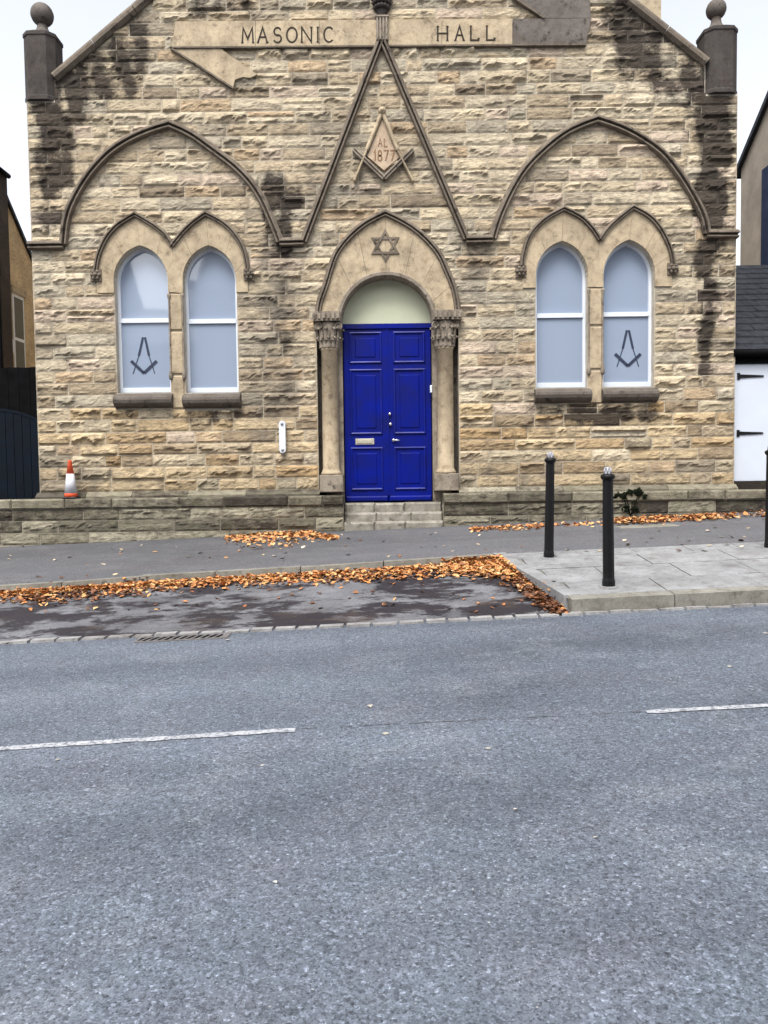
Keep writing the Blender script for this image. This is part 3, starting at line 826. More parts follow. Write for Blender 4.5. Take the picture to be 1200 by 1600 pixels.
# ---- doorway
hl, hr = halves([(DXL, DZS)] + poly_arch(DXL, DXR, DZS, DZA, 14)[1:-1] + [(DXR, DZS)]); ol, orr = halves([(PXL+.02, PZC+.01)] + door_hood + [(PXR-.02, PZC+.01)])
ring_ = poly_arch(DXL-.002, DXR+.002, DZS, DZA+.002, 14)
hl2, hr2 = halves(poly_arch(DXL-.07, DXR+.07, DZS, DZA+.07, 14))
voussoirs(hl2, ol, 4, M['dressed'], hall, y1=.3); voussoirs(hr2, orr, 4, M['dressed'], hall, y1=.3)
for half in halves(poly_arch(DXL-.04, DXR+.04, DZS, DZA+.04, 14)):
    MB().sweep(half, [(.045, .30), (.045, -.02), (.02, -.055), (-.025, -.05), (-.042, -.01), (-.042, .30)]).build('arch_roll_moulding', M['grey_dressed'], hall)
zb0 = F(600, 741)[1]; zbl = F(600, 765)[1]; zc0 = F(600, 545)[1]
for s, x0, x1, g0 in ((-1, PXL, DXL, 0), (1, DXR, PXR, 0)):
    inner = x1 if s < 0 else x0; outer = x0 if s < 0 else x1
    lo, hi = sorted((inner, inner+s*.30)); 
    MB().box(lo, hi, .13, .33, DZ0-.1, DZS+.02).build('jamb', M['grey_dressed'], hall)
    lo, hi = sorted((outer+s*.002, outer-s*.08)); MB().box(lo, hi, .24, .34, zbl, PZC).build('nook_back', M['sill'], hall)  # back of the nook, recess shade put into its dark colour
    cx = inner + s*.205; r = .135
    cy = .045
    MB().lathe(cx, cy, [(r*1.22, zb0-.0), (r*1.25, zb0+.03), (r*1.1, zb0+.06), (r*1.0, zb0+.10), (r*.97, zc0-.02), (r*1.06, zc0-.012), (r*1.06, zc0+.02)], 24).build('column_shaft', M['dressed'], hall)
    lo, hi = sorted((outer-s*.02, inner+s*.005))
    MB().cbox(lo, hi, -.12, .3, zbl-.03, zb0, .012).build('column_base', M['grey_dressed'], hall)
    # carved capital: bell, leaves, volutes, crenellated abacus
    mb = MB(); zc1 = F(600, 503)[1]
    mb.lathe(cx, cy, [(r*.98, zc0+.02), (r*1.02, zc0+.15), (r*1.18, zc0+.28), (r*1.42, zc1-.01)], 16)
    rr = random.Random(3)
    for tier, nlf, zl0, hgt, off in ((0, 7, zc0+.02, .20, 0), (1, 6, zc0+.13, .24, .5)):
        for k in range(nlf):
            t = math.pi*(.92 + 1.16*(k+.5+off*.5)/nlf); hw = .034+.008*tier; i0 = len(mb.v); ns = 6
            for m_ in range(ns+1):
                u = m_/ns; ro = r*(1.02+.16*tier) + .012 + .06*u**3 + (.02 if m_ == ns-1 else 0)
                zz = zl0 + hgt*(u if u < .84 else .84-(u-.84)*.9)
                ww = hw*(1-.55*u**2)*(1+.22*(m_ % 2)); rad = Vector((math.cos(t), math.sin(t), 0)); tan_ = Vector((-math.sin(t), math.cos(t), 0))
                for sgn, out in ((-1, 0), (0, .018), (1, 0)): mb.vert(Vector((cx, cy, zz)) + rad*(ro+out) + tan_*ww*sgn)
            for m_ in range(ns):
                for q in (0, 1): b0 = i0+m_*3+q; mb.face((b0, b0+1, b0+4, b0+3))
    for q in (-1, 1):
        vc = Vector((cx+q*.150, cy-.125, zc1-.075))
        mb.tube([vc + Vector((q*math.cos(R(a_))*.058*(1-a_/620), -.02, math.sin(R(a_))*.058*(1-a_/620))) for a_ in range(-60, 420, 30)], .020, 6)
        mb.sphere(vc, .03, 8, 6)
    mb.build('capital', M['grey_dressed'], hall)
    lo, hi = sorted((outer-s*(-.045), inner+s*.01)); mb = MB().box(lo, hi, -.17, .3, zc1, PZC+.015)
    n = 6
    for k in range(n):
        x = lo+(hi-lo)*(k+.2)/n; mb.box(x, x+(hi-lo)/n*.55, -.195, -.168, zc1+.03, PZC+.0)
    mb.build('abacus', M['grey_dressed'], hall)
# door leaves
DY = .22
cxd = (DXL+DXR)/2; fan = [(DXL+.002, DZS)] + poly_arch(DXL+.002, DXR-.002, DZS, DZA-.002, 14)[1:-1] + [(DXR-.002, DZS)]
MB().prism(list(reversed(fan)), DY+.01, DY+.05).build('fanlight_board', M['cream'], hall)
MB().box(DXL, DXR, DY-.03, DY+.06, DZS-.065, DZS+.012).build('door_head', M['blue'], hall)
zt = DZS-.067
def zpix(y): return F(606, y, DY)[1]
def panel(mb, x0, x1, z0, z1, y):                 # bolection frame, sunk field, raised centre
    o = [(x0, z0), (x1, z0), (x1, z1), (x0, z1)]
    mb.sweep(o, [(-.018, y+.004), (-.014, y-.018), (0, y-.024), (.016, y-.016), (.024, y+.004)], closed=True)
    i_ = .075
    mb.cbox(x0+i_, x1-i_, y-.012, y+.01, z0+i_, z1-i_, .02)
for s, a, b in ((-1, DXL+.012, cxd-.004), (1, cxd+.004, DXR-.012)):
    leaf = MB().cbox(a, b, DY, DY+.05, DZ0+.012, zt, .006).build('door_leaf', M['blue'], hall)
    m0, m1 = (a+.11, b-.10) if s < 0 else (a+.11, b-.11)
    for y0, y1 in ((566, 520), (677, 578), (764, 700)):
        mb = MB(); panel(mb, m0, m1, zpix(y0), zpix(y1), DY); mb.build('panel', M['blue'], leaf)
    MB().cbox(a+.01, b-.01, DY-.035, DY+.01, DZ0+.014, DZ0+.10, .02).build('weather_bar', M['blue'], leaf)
    if s < 0:
        p = P(570, 690, DY); mb = MB().cbox(p.x-.155, p.x+.155, DY-.014, DY+.004, p.z-.05, p.z+.05, .006); lb = mb.build('letterbox', M['brass'], leaf)
        MB().cbox(p.x-.125, p.x+.125, DY-.022, DY-.012, p.z-.028, p.z+.028, .004).build('letter_flap', M['brass'], leaf)
        MB().box(b-.02, b+.022, DY-.016, DY-.001, DZ0+.11, zt-.01).build('meeting_bead', M['blue'], leaf)
    else:
        for x, y, r_ in ((609, 647, .026), (610, 663, .028)):
            p = P(x, y, DY); MB().sphere((p.x, DY-.025, p.z), r_, 10, 7).build('door_knob', M['chrome'], leaf)
        p = P(615, 688, DY); MB().tube([(p.x-.01, DY-.03, p.z), (p.x+.05, DY-.045, p.z), (p.x+.10, DY-.04, p.z-.006)], .014).sphere((p.x, DY-.015, p.z), .03, 10, 7).build('door_handle', M['chrome'], leaf)
p = P(673, 608, .13); MB().cbox(p.x-.012, p.x+.022, .10, .131, p.z-.06, p.z+.06, .006).build('bell_push', M['white'], hall)

# ---- sign band, scroll ends and lettering
sx = [270, 345, 418, 500, 585]
def band(x0, x1, t0=None, t1=None):
    yb = lambda x: 76 - (x-270)*.0078; yt = lambda x: 37 - (x-270)*.0078
    return FL([(x0, yb(x0)), (x1, yb(x1)), (x1 if t1 is None else t1, yt(x1)), (x0 if t0 is None else t0, yt(x0))])
cuts = [270, 400, 500, 588, 606, 690, 800, 914]
for i, (a, b) in enumerate(zip(cuts, cuts[1:])):
    if a == 588: continue
    pl = band(a+(.3 if i else 0), b-.3 if b != 914 else 914, 276 if a == 270 else None, 922 if b == 914 else None)
    MB().prism(pl, -.062, .03).build('inscription_stone', M['dressed'] if b < 820 else M['sooty_dressed'], hall)
MB().prism(list(tailL), -.055, .03).build('scroll_end', M['dressed'], hall)
MB().prism(list(reversed(tailR)) if False else list(tailR), -.055, .03).build('scroll_end', M['sooty_dressed'], hall)
MB().sweep(FL([(268, 78), (366, 141)]), [(.012, .0), (-.014, 0), (-.014, -.075), (.012, -.075)]).build('scroll_edge', M['mould'], hall)
MB().sweep(FL([(800, -1), (849, 32)]), [(.018, .0), (-.018, 0), (-.018, -.085), (.018, -.085)]).build('scroll_edge', M['mould'], hall)
MB().sweep(FL([(268, 78), (588, 75.4)]), [(.012, .0), (-.012, 0), (-.012, -.075), (.012, -.075)]).build('scroll_edge', M['mould'], hall)
MB().sweep(FL([(606, 75.3), (914, 73)]), [(.012, .0), (-.012, 0), (-.012, -.075), (.012, -.075)]).build('scroll_edge', M['mould'], hall)
def arc(cx, cy, rx, ry, a0, a1, n=12): return [(cx+rx*math.cos(R(a0+(a1-a0)*i/n)), cy+ry*math.sin(R(a0+(a1-a0)*i/n))) for i in range(n+1)]
GL = {'M': [[(0, 0), (.08, 1), (.5, .25), (.92, 1), (1, 0)]], 'A': [[(0, 0), (.5, 1), (1, 0)], [(.2, .36), (.8, .36)]],
      'S': [arc(.5, .74, .38, .26, 20, 270) + arc(.5, .25, .42, .26, 90, -160)], 'O': [arc(.5, .5, .5, .5, 0, 360, 20)],
      'N': [[(0, 0), (0, 1), (1, 0), (1, 1)]], 'I': [[(.5, 0), (.5, 1)]], 'C': [arc(.55, .5, .5, .5, 45, 315, 16)],
      'H': [[(0, 0), (0, 1)], [(1, 0), (1, 1)], [(0, .5), (1, .5)]], 'L': [[(.05, 1), (.05, 0), (.95, 0), (.95, .12)]],
      '1': [[(.2, .8), (.55, 1), (.55, 0)]], '8': [arc(.5, .74, .34, .26, 0, 360, 14), arc(.5, .25, .44, .25, 0, 360, 14)], '7': [[(.05, 1), (.95, 1), (.4, 0)]]}
def letter(ch, x, y0, wd, h, sl, yy, sw, mat, parent, serif=True):
    mb = MB(); yb = y0 + sl*x
    for st in GL[ch]:
        pts = FL([(x+u*wd, yb + sl*u*wd - v*h) for u, v in st], yy)
        mb.sweep(pts, [(sw, yy+.01), (sw, yy-.0015), (-sw, yy-.0015), (-sw, yy+.01)])
        if serif:
            for (u, v) in (st[0], st[-1]):
                if ch in 'OSC8': continue
                q = FL([(x+u*wd-1.8, yb+sl*u*wd-v*h), (x+u*wd+1.8, yb+sl*u*wd-v*h)], yy-.0005)
                mb.sweep(q, [(sw*.7, yy+.01), (sw*.7, yy-.003), (-sw*.7, yy-.003), (-sw*.7, yy+.01)])
    mb.build('letter', mat, parent)
lroot = hall
for ch, x, wd in (('M', 378.5, 17), ('A', 403, 14.5), ('S', 426.5, 14), ('O', 448, 16), ('N', 471.5, 15), ('I', 494, 5), ('C', 505.5, 15.5)):
    letter(ch, x, 69.5, wd, 23, -.0078, -.065, .0125, M['ink'], hall)
for ch, x, wd in (('H', 684, 15), ('A', 711.5, 13), ('L', 735, 13.5), ('L', 760, 13.5)):
    letter(ch, x, 68.5, wd, 22, -.0078, -.065, .013, M['ink'], hall)
# carved shaft with its crown of leaves above the triangle
a = F(587.5, 50)[0]; b = F(606.5, 50)[0]; cx = (a+b)/2; z1 = F(596, 33)[1]; z0 = F(596, 68)[1]; z2 = F(596, 17)[1]; z3 = F(596, -4)[1]
mb = MB().box(a, b, -.10, .02, z0, z1)
for k in range(4): x = a+(b-a)*(k+.2)/4; mb.box(x, x+(b-a)*.13, -.125, -.099, z0, z1-.01)
mb.box(a-.01, b+.01, -.13, .02, z1, z1+.025).build('shaft', M['grey_dressed'], hall)
mb = MB().lathe(cx, -.02, [(.085, z1+.02), (.075, z1+.08), (.10, z2), (.15, z3)], 12)
for k in range(7):
    t = math.pi+math.pi*(k+.5)/7
    for j in range(3): mb.sphere((cx+(.11+.02*j)*math.cos(t), -.02+(.11+.02*j)*math.sin(t), z2+.02+.07*j), .035, 8, 5)
mb.build('leaf_crown', M['pier'], hall)
# relief emblem: plate, compasses, square, date
MB().prism(FL([(597, 188), (574, 246), (600, 268), (626, 246)]), -.052, .02).build('date_plate', mat_stone('ochre_date_stone', (.43, .335, .245), .12, False, .3), hall)
q = lambda x, y: F(x, y, -.06)
RL = lambda w_, y: [(w_, .0), (w_, y), (w_*.4, y-.02), (-w_*.4, y-.02), (-w_, y), (-w_, 0)]
mb = MB()
for s, x1 in ((-1, 554), (1, 645)):
    mb.sweep([q(597+s*2, 180), q(597+s*24, 235)], RL(.030, -.085)); mb.sweep([q(597+s*24, 235), q(x1, 283)], RL(.018, -.08))
mb.sphere((q(597, 174)[0], -.07, q(597, 174)[1]), .065, 12, 8).sphere((q(597, 174)[0], -.12, q(597, 174)[1]), .03, 8, 6)
mb.build('compasses_relief', M['dressed'], hall)
mb = MB()
for s, x1 in ((-1, 553), (1, 645)): mb.sweep([q(x1, 234), q(600, 279)], [(.036, .0), (.036, -.095), (.012, -.10), (.008, -.07), (-.006, -.07), (-.010, -.10), (-.034, -.095), (-.034, 0)])
mb.build('square_relief', M['grey_dressed'], hall)
for ch, x, wd in (('1', 583, 6), ('8', 590, 7), ('7', 599, 8), ('7', 609, 8)): letter(ch, x, 251+8*0, wd, 16, 0, -.055, .010, M['ochre_ink'], hall, False)
for ch, x, wd in (('A', 591, 6), ('L', 600, 5)): letter(ch, x, 229, wd, 13, 0, -.055, .007, M['ochre_ink'], hall, False)
# six-pointed star over the door
c = F(602, 385); rr = .225; mb = MB()
for s in (1, -1):
    tri = [(c[0]+rr*math.cos(R(90*s+120*k)), c[1]+rr*math.sin(R(90*s+120*k))) for k in range(3)]
    mb.sweep(tri, [(.018, -.02), (.018, -.05-.003*s), (-.018, -.05-.003*s), (-.018, -.02)], closed=True)
mb.build('six_pointed_star', M['mould'], hall)
# ---- base course
pz1 = F(600, 763)[1]; pz0 = F(600, 778)[1]
rb = random.Random(8)
for a, b in ((XL-.04, PXL+.02), (PXR-.02, XR+.03)):
    x = a
    while x < b-.01:
        L = rb.uniform(.7, 1.2)
        if b-x-L < .3: L = b-x
        mb = MB(); mb.cur = (*pick(rb, PLT), rb.choice((.05, .15, .25, .35)))
        pr = [(-.10, pz0-.3), (-.10, pz1-.07), (-.015, pz1-.002), (.1, pz1-.002), (.1, pz0-.3)]
        for xx in (x+.004, x+L-.004):
            for y, z_ in pr: mb.vert((xx, y, z_))
        for k in range(5): mb.face((k, 5+k, 5+(k+1) % 5, (k+1) % 5))
        mb.face(list(range(5))); mb.face([9, 8, 7, 6, 5])
        mb.build('base_course_stone', M['plinth'], hall, True); x += L
# ---- low plinth walls either side of the steps, stone by stone
SXL, SXR = F(537, 800, -.35)[0], F(693, 800, -.35)[0]
def plinth(x0, x1, ytop, first_x, label):
    zt = F(*first_x, -.35)[1]
    root = empty('plinth_wall', ((x0+x1)/2, -.2, z_pav((x0+x1)/2, DW)), label, 'plinth wall', 'low plinth walls along the hall front')
    MB().box(x0+.01, x1-.01, -.33, -.02, -.6, zt-.03).build('wall_core', M['mortar'], root)
    z = zt; r = random.Random(int(x0*10)+77); k = 0
    zmin = min(z_pav(x0, DW), z_pav(x1, DW))-.05
    while z > zmin:
        ch = .16 if k == 0 else r.uniform(.185, .205)
        x = x0+.001
        while x < x1-.01:
            L = r.uniform(.55, 1.15)
            if x1-x-L < .3: L = x1-x
            if z > z_pav(x+L, DW) - .02 or z > z_pav(x, DW)-.02:
                mb = MB(); t = pick(r, PLT)
                if k == 0:
                    mb.cur = (*t, r.choice((.12, .24, .34, .44))); mb.cbox(x+.004, x+L-.004, -.37-r.uniform(0, .012), -.03, z-ch+.005, z, .022)
                else: rock(mb, x+.004, x+L-.004, z-ch+.006, z-.004, r, t, -.33, .8, False, .05, False, .20 if x0 < 0 else .25)
                mb.build('stone' if k else 'capping_stone', M['plinth'], root, True)
            x += L
        z -= ch; k += 1
    return root
plinth(F(-70, 800, -.35)[0], SXL, 777, (250, 778), 'mossy low stone plinth wall left of the door steps, cone on top')
plinth(SXR, F(1290, 800, -.35)[0], 765, (800, 770), 'soot stained low stone plinth wall right of the door steps')
# ---- door steps
st = empty('door_steps', (cxd, -.2, z_pav(cxd, DW)), 'pale worn stone steps up to the blue double door', 'steps')
zs_ = [DZ0-.004, F(606, 799)[1], F(606, 814, -.25)[1]]
fr = [-.02, -.20, -.385]; bk = [.34, -.018, -.198]
for k in range(3):
    lo = zs_[k+1]-.06 if k < 2 else z_pav(cxd, DW)-.15
    for a, b in (((SXL+.004, .0), (.0, .0)),):
        xs = [SXL+.004] + [SXL+(SXR-SXL)*t for t in ((.31, .62) if k % 2 == 0 else (.33, .68))] + [SXR-.004]
        for x0, x1 in zip(xs, xs[1:]): MB().cbox(x0+.002, x1-.002, fr[k], bk[k], lo, zs_[k]-rnd.uniform(0, .012), .028).build('step_stone', M['step'], st)

# ---- white wall fitting left of the door
p0, p1 = P(442, 658), P(442, 708)
wf = empty('wall_fitting', (p0.x, -.06, p1.z), 'narrow white vertical wall fitting left of the door', 'wall fitting')
cap = [(p0.x+.05*math.cos(R(t)), p0.z-.05+.05*math.sin(R(t))) for t in range(0, 181, 20)] + [(p0.x+.05*math.cos(R(t)), p1.z+.05+.05*math.sin(R(t))) for t in range(180, 361, 20)]
MB().prism(cap, -.115, -.03).build('case', M['white'], wf)
for z_ in (p0.z-.05, p1.z+.05): MB().sphere((p0.x, -.112, z_), .028, 10, 6).build('end_stud', M['silver'], wf)

# ------------------------------------------------------------------ neighbours, left
xa = P(-140, 400, 3.2).x; xb = P(1, 420, 3.2).x
nl = empty('dark_house', (xb, 3.2, 0), 'soot black stone house cut off by the left edge', 'house')
ez = P(4, 262, 3.2).z
MB().box(xa, xb, 3.2, 3.6, -.5, ez).build('wall', M['darkwall'], nl)
MB().prism([(xa, ez+1.25), (xa, ez), (xb+.05, ez-.03), (xb+.05, ez+.03)][::-1], 3.1, 3.65).build('roof', M['slate'], nl)
MB().tube([(xb+.04, 3.0, ez-.02), (xb+.04, 3.6, ez-.02)], .05).build('gutter', M['soot'], nl)
MB().tube([(xb-.03, 3.13, ez-.02), (xb-.03, 3.13, .3)], .04).build('downpipe', M['soot'], nl)
X0 = P(8, 420, 3.7).x
D1 = X0*FPX/(64-600) - 12.5
zt0, zt1 = P(8, 296, 3.7).z, P(64, 425, D1).z
nt_ = empty('ochre_side_house', (X0, 3.7, 0), 'ochre stone house side with white sash window in left alley', 'house')
mb = MB()
mb.hexa([(X0-3, 3.7, -.5), (X0, 3.7, -.5), (X0, D1+.6, -.5), (X0-3, D1+.6, -.5), (X0-3, 3.7, zt0), (X0, 3.7, zt0), (X0, D1+.6, zt1-.4), (X0-3, D1+.6, zt1-.4)])
mb.build('wall', M['tan'], nt_)
MB().hexa([(X0-3, 3.6, zt0), (X0+.06, 3.6, zt0), (X0+.06, D1+.65, zt1-.4), (X0-3, D1+.65, zt1-.4), (X0-3, 3.6, zt0+.09), (X0+.06, 3.6, zt0+.09), (X0+.06, D1+.65, zt1-.31), (X0-3, D1+.65, zt1-.31)]).build('roof_verge', M['slate'], nt_)
dA = X0*FPX/(30-600)-12.5; dB = X0*FPX/(47-600)-12.5
wz1 = P(30, 456, dA).z; wz0 = P(30, 600, dA).z
w_ = MB().box(X0-.02, X0+.015, dA, dB, wz0, wz1).build('window', M['white'], nt_)
MB().box(X0+.004, X0+.02, dA+.06, dB-.05, (wz0+wz1)/2+.04, wz1-.08).build('pane', M['glass_dark'], w_)
MB().box(X0+.004, X0+.02, dA+.06, dB-.05, wz0+.08, (wz0+wz1)/2-.03).build('pane', M['glass_dark'], w_)
MB().box(X0-.01, X0+.05, dA-.05, dB+.06, wz1, wz1+.14).build('lintel', M['dressed'], nt_)
p = P(25, 540, dA-.4); MB().box(X0, X0+.12, dA-.5, dA-.25, p.z-.12, p.z+.16).build('meter_box', M['white'], nt_)
# the yard gate
xg0, xg1 = P(-70, 700, .16).x, XL-.012
gt = empty('yard_gate', ((xg0+xg1)/2, .16, z_pav(xg0, DW)), 'blue black plank yard gate with arched top and tarred boards', 'gate')
gz = P(30, 574, .2).z; gb = z_pav(xg1, DW)-.2
n = 8
for k in range(n):
    a = xg0+(xg1-xg0)*k/n; b = xg0+(xg1-xg0)*(k+1)/n
    MB().box(a+.003, b-.003, .19, .23, gb, gz-(.0 if k % 2 else .006)).build('tarred_board', M['soot'], gt)
gc = P(-10, 640, .1); pw = .135; x = xg1-.03
while x > xg0:
    a, b = x-pw+.008, x
    f = lambda xx: gc.z - .20*max(0, (xx-gc.x)/(xg1-gc.x))**2 - .02
    MB().prism([(a, gb), (b, gb), (b, f(b)), (a, f(a))], .11, .15).build('plank', M['gate'], gt); x -= pw
MB().box(xg0, xg1-.04, .152, .188, gb+.35, gb+.47).build('rail', M['gate'], gt)
MB().sweep([(gc.x+(xg1-gc.x)*t/8, gc.z-.20*(t/8)**2) for t in range(-3, 9)], [(.022, .17), (.022, .10), (-.018, .10), (-.018, .17)]).build('top_rail', M['gate'], gt)

# ------------------------------------------------------------------ neighbours, right
xr0 = XR+.012; xr1 = P(1158, 264, 4.7).x - .10
ga = empty('garage', ((xr0+xr1)/2, .1, z_pav(xr0, DW)), 'white boarded garage with slate lean-to roof at right edge', 'garage')
zg1 = P(1175, 568, .1).z; zg0 = P(1150, 752, .1).z; zl = P(1175, 552, .05).z
x = xr0+.01; k = 0
while x < xr1-.1:
    L = .92
    lf = MB().cbox(x+.004, x+L-.004, .10, .15, zg0, zg1-.004, .006).build('door', M['doorwhite'], ga)
    for y in (588, 677):
        zz = P(1160, y, .1).z; xx = x+.06
        hb = [(xx, zz-.055), (xx+.045, zz-.055), (xx+.045, zz-.03), (xx+.43, zz-.012), (xx+.43, zz+.012), (xx+.045, zz+.03), (xx+.045, zz+.055), (xx, zz+.055)]
        MB().prism(hb, .085, .099).build('strap_hinge', M['black'], lf)
    x += L
MB().box(xr0, xr1, .16, 3.4, -.3, zg1).build('wall', M['render'], ga)
MB().box(xr0-.0, xr1, .06, .16, zg1, zl-.04).build('lintel', M['soot'], ga)
MB().tube([(xr0-.04, -.0, zl-.0), (xr1, -.0, zl-.0)], .065).build('gutter', M['soot'], ga)
MB().box(xr0+.001, xr1, .0, .25, zg0-.6, zg0-.004).build('threshold', M['plinth'], ga)
zr1 = P(1175, 415, 3.3).z
mb = MB(); r = random.Random(5); nrow = 15
for j in range(nrow):
    t0, t1 = j/nrow, (j+1.25)/nrow; x = xr0 - (.12 if j % 2 else 0)
    y0, y1 = .02+3.3*t0, .02+3.3*min(1.0, t1); za, zb_ = zl+.02+(zr1-zl)*t0, zl+.02+(zr1-zl)*min(1, t1)
    while x < xr1:
        L = .25; a, b = max(x+.004, xr0), x+L-.004; d = r.uniform(0, .012)
        mb.hexa([(a, y0, za-.01), (b, y0, za-.01), (b, y1, zb_-.03), (a, y1, zb_-.03), (a, y0, za+.02+d), (b, y0, za+.02+d), (b, y1, zb_-.005), (a, y1, zb_-.005)]); x += L
props(mb.build('slates', M['slate'], ga), kind='stuff')
MB().hexa([(xr0, .05, zl-.1), (xr1, .05, zl-.1), (xr1, 3.4, zr1-.1), (xr0, 3.4, zr1-.1), (xr0, .05, zl-.01), (xr1, .05, zl-.01), (xr1, 3.4, zr1-.01), (xr0, 3.4, zr1-.01)]).build('roof_deck', M['soot'], ga)
gD = 17.2; gp = P(1158, 264, gD-12.5); Xr = gp.x
d2 = Xr*FPX/(1200-600); g2 = P(1200, 150, d2-12.5); slp = (g2.z-gp.z)/(gD-d2)
rD = 14.0; rz_ = gp.z+slp*(gD-rD); fD = rD-(gD-rD)+.9; fz = rz_-slp*(rD-fD)
gh = empty('rendered_house', (Xr+3, gD-15, 0), 'beige rendered gable house behind the garage at right', 'house')
def slab_x(mb, prof, x0, x1):                     # (D, z) outline pushed along X
    n = len(prof); b = len(mb.v)
    for x in (x0, x1):
        for d, z_ in prof: mb.vert((x, d-12.5, z_))
    mb.face([b+k for k in range(n)]); mb.face([b+n+k for k in reversed(range(n))])
    for k in range(n): mb.face((b+k, b+(k+1) % n, b+n+(k+1) % n, b+n+k))
    return mb
slab_x(MB(), [(gD, -.5), (gD, gp.z), (rD, rz_), (fD, fz), (fD, -.5)], Xr, Xr+7).build('wall', M['render'], gh)
slab_x(MB(), [(gD+.15, gp.z-.12), (gD+.15, gp.z+.0), (rD, rz_+.14), (fD-.1, fz+.05), (fD-.1, fz-.07), (rD, rz_+.005)], Xr-.09, Xr+7.1).build('roof', M['slate'], gh)
MB().tube([(Xr-.12, gD-12.5+.2, gp.z-.08), (Xr+7, gD-12.5+.2, gp.z-.08)], .06).build('gutter', M['soot'], gh)
dn = Xr*FPX/(1188-600)-12.5; p = P(1189, 266, dn)
MB().box(Xr-.04, Xr+.02, dn-1.3, dn, 1.2, p.z).build('navy_loading_door', M['navy'], gh)

# ------------------------------------------------------------------ bollards
def bollard(x, yb, yt, label, tilt=0.0, wpx=15):
    g = GP(x, yb); D = g.y-CAM.y; H = (yb-yt)*D/FPX; r = wpx*D/FPX/2
    o = empty('bollard', g, label, 'bollard', 'black bollards on the paved build-out')
    n = 8; ph = math.pi/8; c = H-.075
    q = lambda zr: [(rr, g.z+z) for rr, z in zr]
    MB().lathe(g.x, g.y, q([(r*1.18, -.1), (r*1.18, .0), (r*1.16, .06), (r*1.05, .09), (r*1.0, c*.55), (r*.93, c-.06), (r*.95, c-.045)]), n, False, ph).build('post', M['black'], o)
    MB().lathe(g.x, g.y, q([(r*.95, c-.046), (r*1.28, c-.03), (r*1.30, c-.005), (r*.8, c+.012)]), 16).build('collar', M['black'], o)
    mb = MB().lathe(g.x, g.y, q([(r*.74, c+.01), (r*.62, c+.03), (r*.60, H-.006), (r*.50, H)]), 8, False)
    for k in range(6):
        t = k*math.pi/3+.2; mb.tube([(g.x+r*.66*math.cos(t), g.y+r*.66*math.sin(t), g.z+c+.012), (g.x+r*.58*math.cos(t), g.y+r*.58*math.sin(t), g.z+H-.012)], .008, 6)
    mb.build('cap', M['silver'], o)
    MB().lathe(g.x, g.y, q([(r*1.9, -.03), (r*1.9, .006), (r*1.2, .010)]), 14).build('footing', M['concrete'], o)
    o.rotation_euler = (0, R(tilt), 0)
    return o
bollard(857.5, 872, 706, 'black bollard with silver cap nearest the hall, left of the three', 1.0, 14.0)
bollard(951, 917, 729, 'black bollard with silver cap near the kerb, leaning slightly left', -.6, 17.0)
bollard(1203, 857, 694, 'black bollard cut off by the right picture edge', 0, 14)

# ------------------------------------------------------------------ traffic cone
g = P(111, 777, -.2); cn = empty('traffic_cone', (g.x, -.2, F(250, 778, -.35)[1]), 'small orange and white traffic cone on the left plinth wall', 'traffic cone')
bz = F(250, 778, -.35)[1]; H = 60*.0103
MB().cbox(g.x-.11, g.x+.11, -.31, -.09, bz+.001, bz+.035, .02).build('base', M['rubber'], cn)
MB().lathe(g.x, -.2, [(.105, bz+.03), (.098, bz+.09), (.096, bz+.095)], 20).build('lower_band', M['orange'], cn)
MB().lathe(g.x, -.2, [(.099, bz+.09), (.058, bz+.40)], 20).build('white_sleeve', M['cwhite'], cn)
MB().lathe(g.x, -.2, [(.057, bz+.395), (.028, bz+H-.02), (.030, bz+H-.015), (.028, bz+H), (.018, bz+H)], 20).build('tip', M['orange'], cn)

# ------------------------------------------------------------------ drain grate
pa, pb = hit(z_road, 216, 1003)[0], hit(z_road, 348, 994)[0]
gd = empty('drain_grate', ((pa.x+pb.x)/2, pa.y, pa.z), 'long rusty gutter drain grate with slanted slots beside the setts', 'drain')
zr = lambda X, Y: z_road(X, Y-CAM.y)
y1 = DS+CAM.y-.105; y0 = y1-.17; xa, xb = pa.x-.02, pb.x+.05
hx = lambda x0, x1, ya, yb_, z0, z1: [(x0, ya, zr(x0, ya)+z0), (x1, ya, zr(x1, ya)+z0), (x1, yb_, zr(x1, yb_)+z0), (x0, yb_, zr(x0, yb_)+z0), (x0, ya, zr(x0, ya)+z1), (x1, ya, zr(x1, ya)+z1), (x1, yb_, zr(x1, yb_)+z1), (x0, yb_, zr(x0, yb_)+z1)]
MB().hexa(hx(xa, xb, y0, y1, -.05, .004)).build('slot_shade_slab', M['slot_shade'], gd)  # solid slab just below the bar tops, slot shade painted as black
mb = MB().hexa(hx(xa, xb, y0-.012, y0+.014, -.05, .010)).hexa(hx(xa, xb, y1-.014, y1+.010, -.05, .010)).hexa(hx(xa-.012, xa+.014, y0+.014, y1-.014, -.05, .010)).hexa(hx(xb-.05, xb+.012, y0+.014, y1-.014, -.05, .010))
mb.build('grate_frame', M['iron'], gd)
nb = 12
for k in range(nb):
    t = xa+.01+(xb-xa-.09)*k/(nb-1); s = .05
    ya, yb_ = y0+.014, y1-.014; ww = .024
    q = [(t, ya), (t+ww, ya), (t+ww+s, yb_), (t+s, yb_)]
    MB().hexa([(x, y, zr(x, y)-.03) for x, y in q] + [(x, y, zr(x, y)+.0065) for x, y in q]).build('grate_bar', M['iron'], gd)
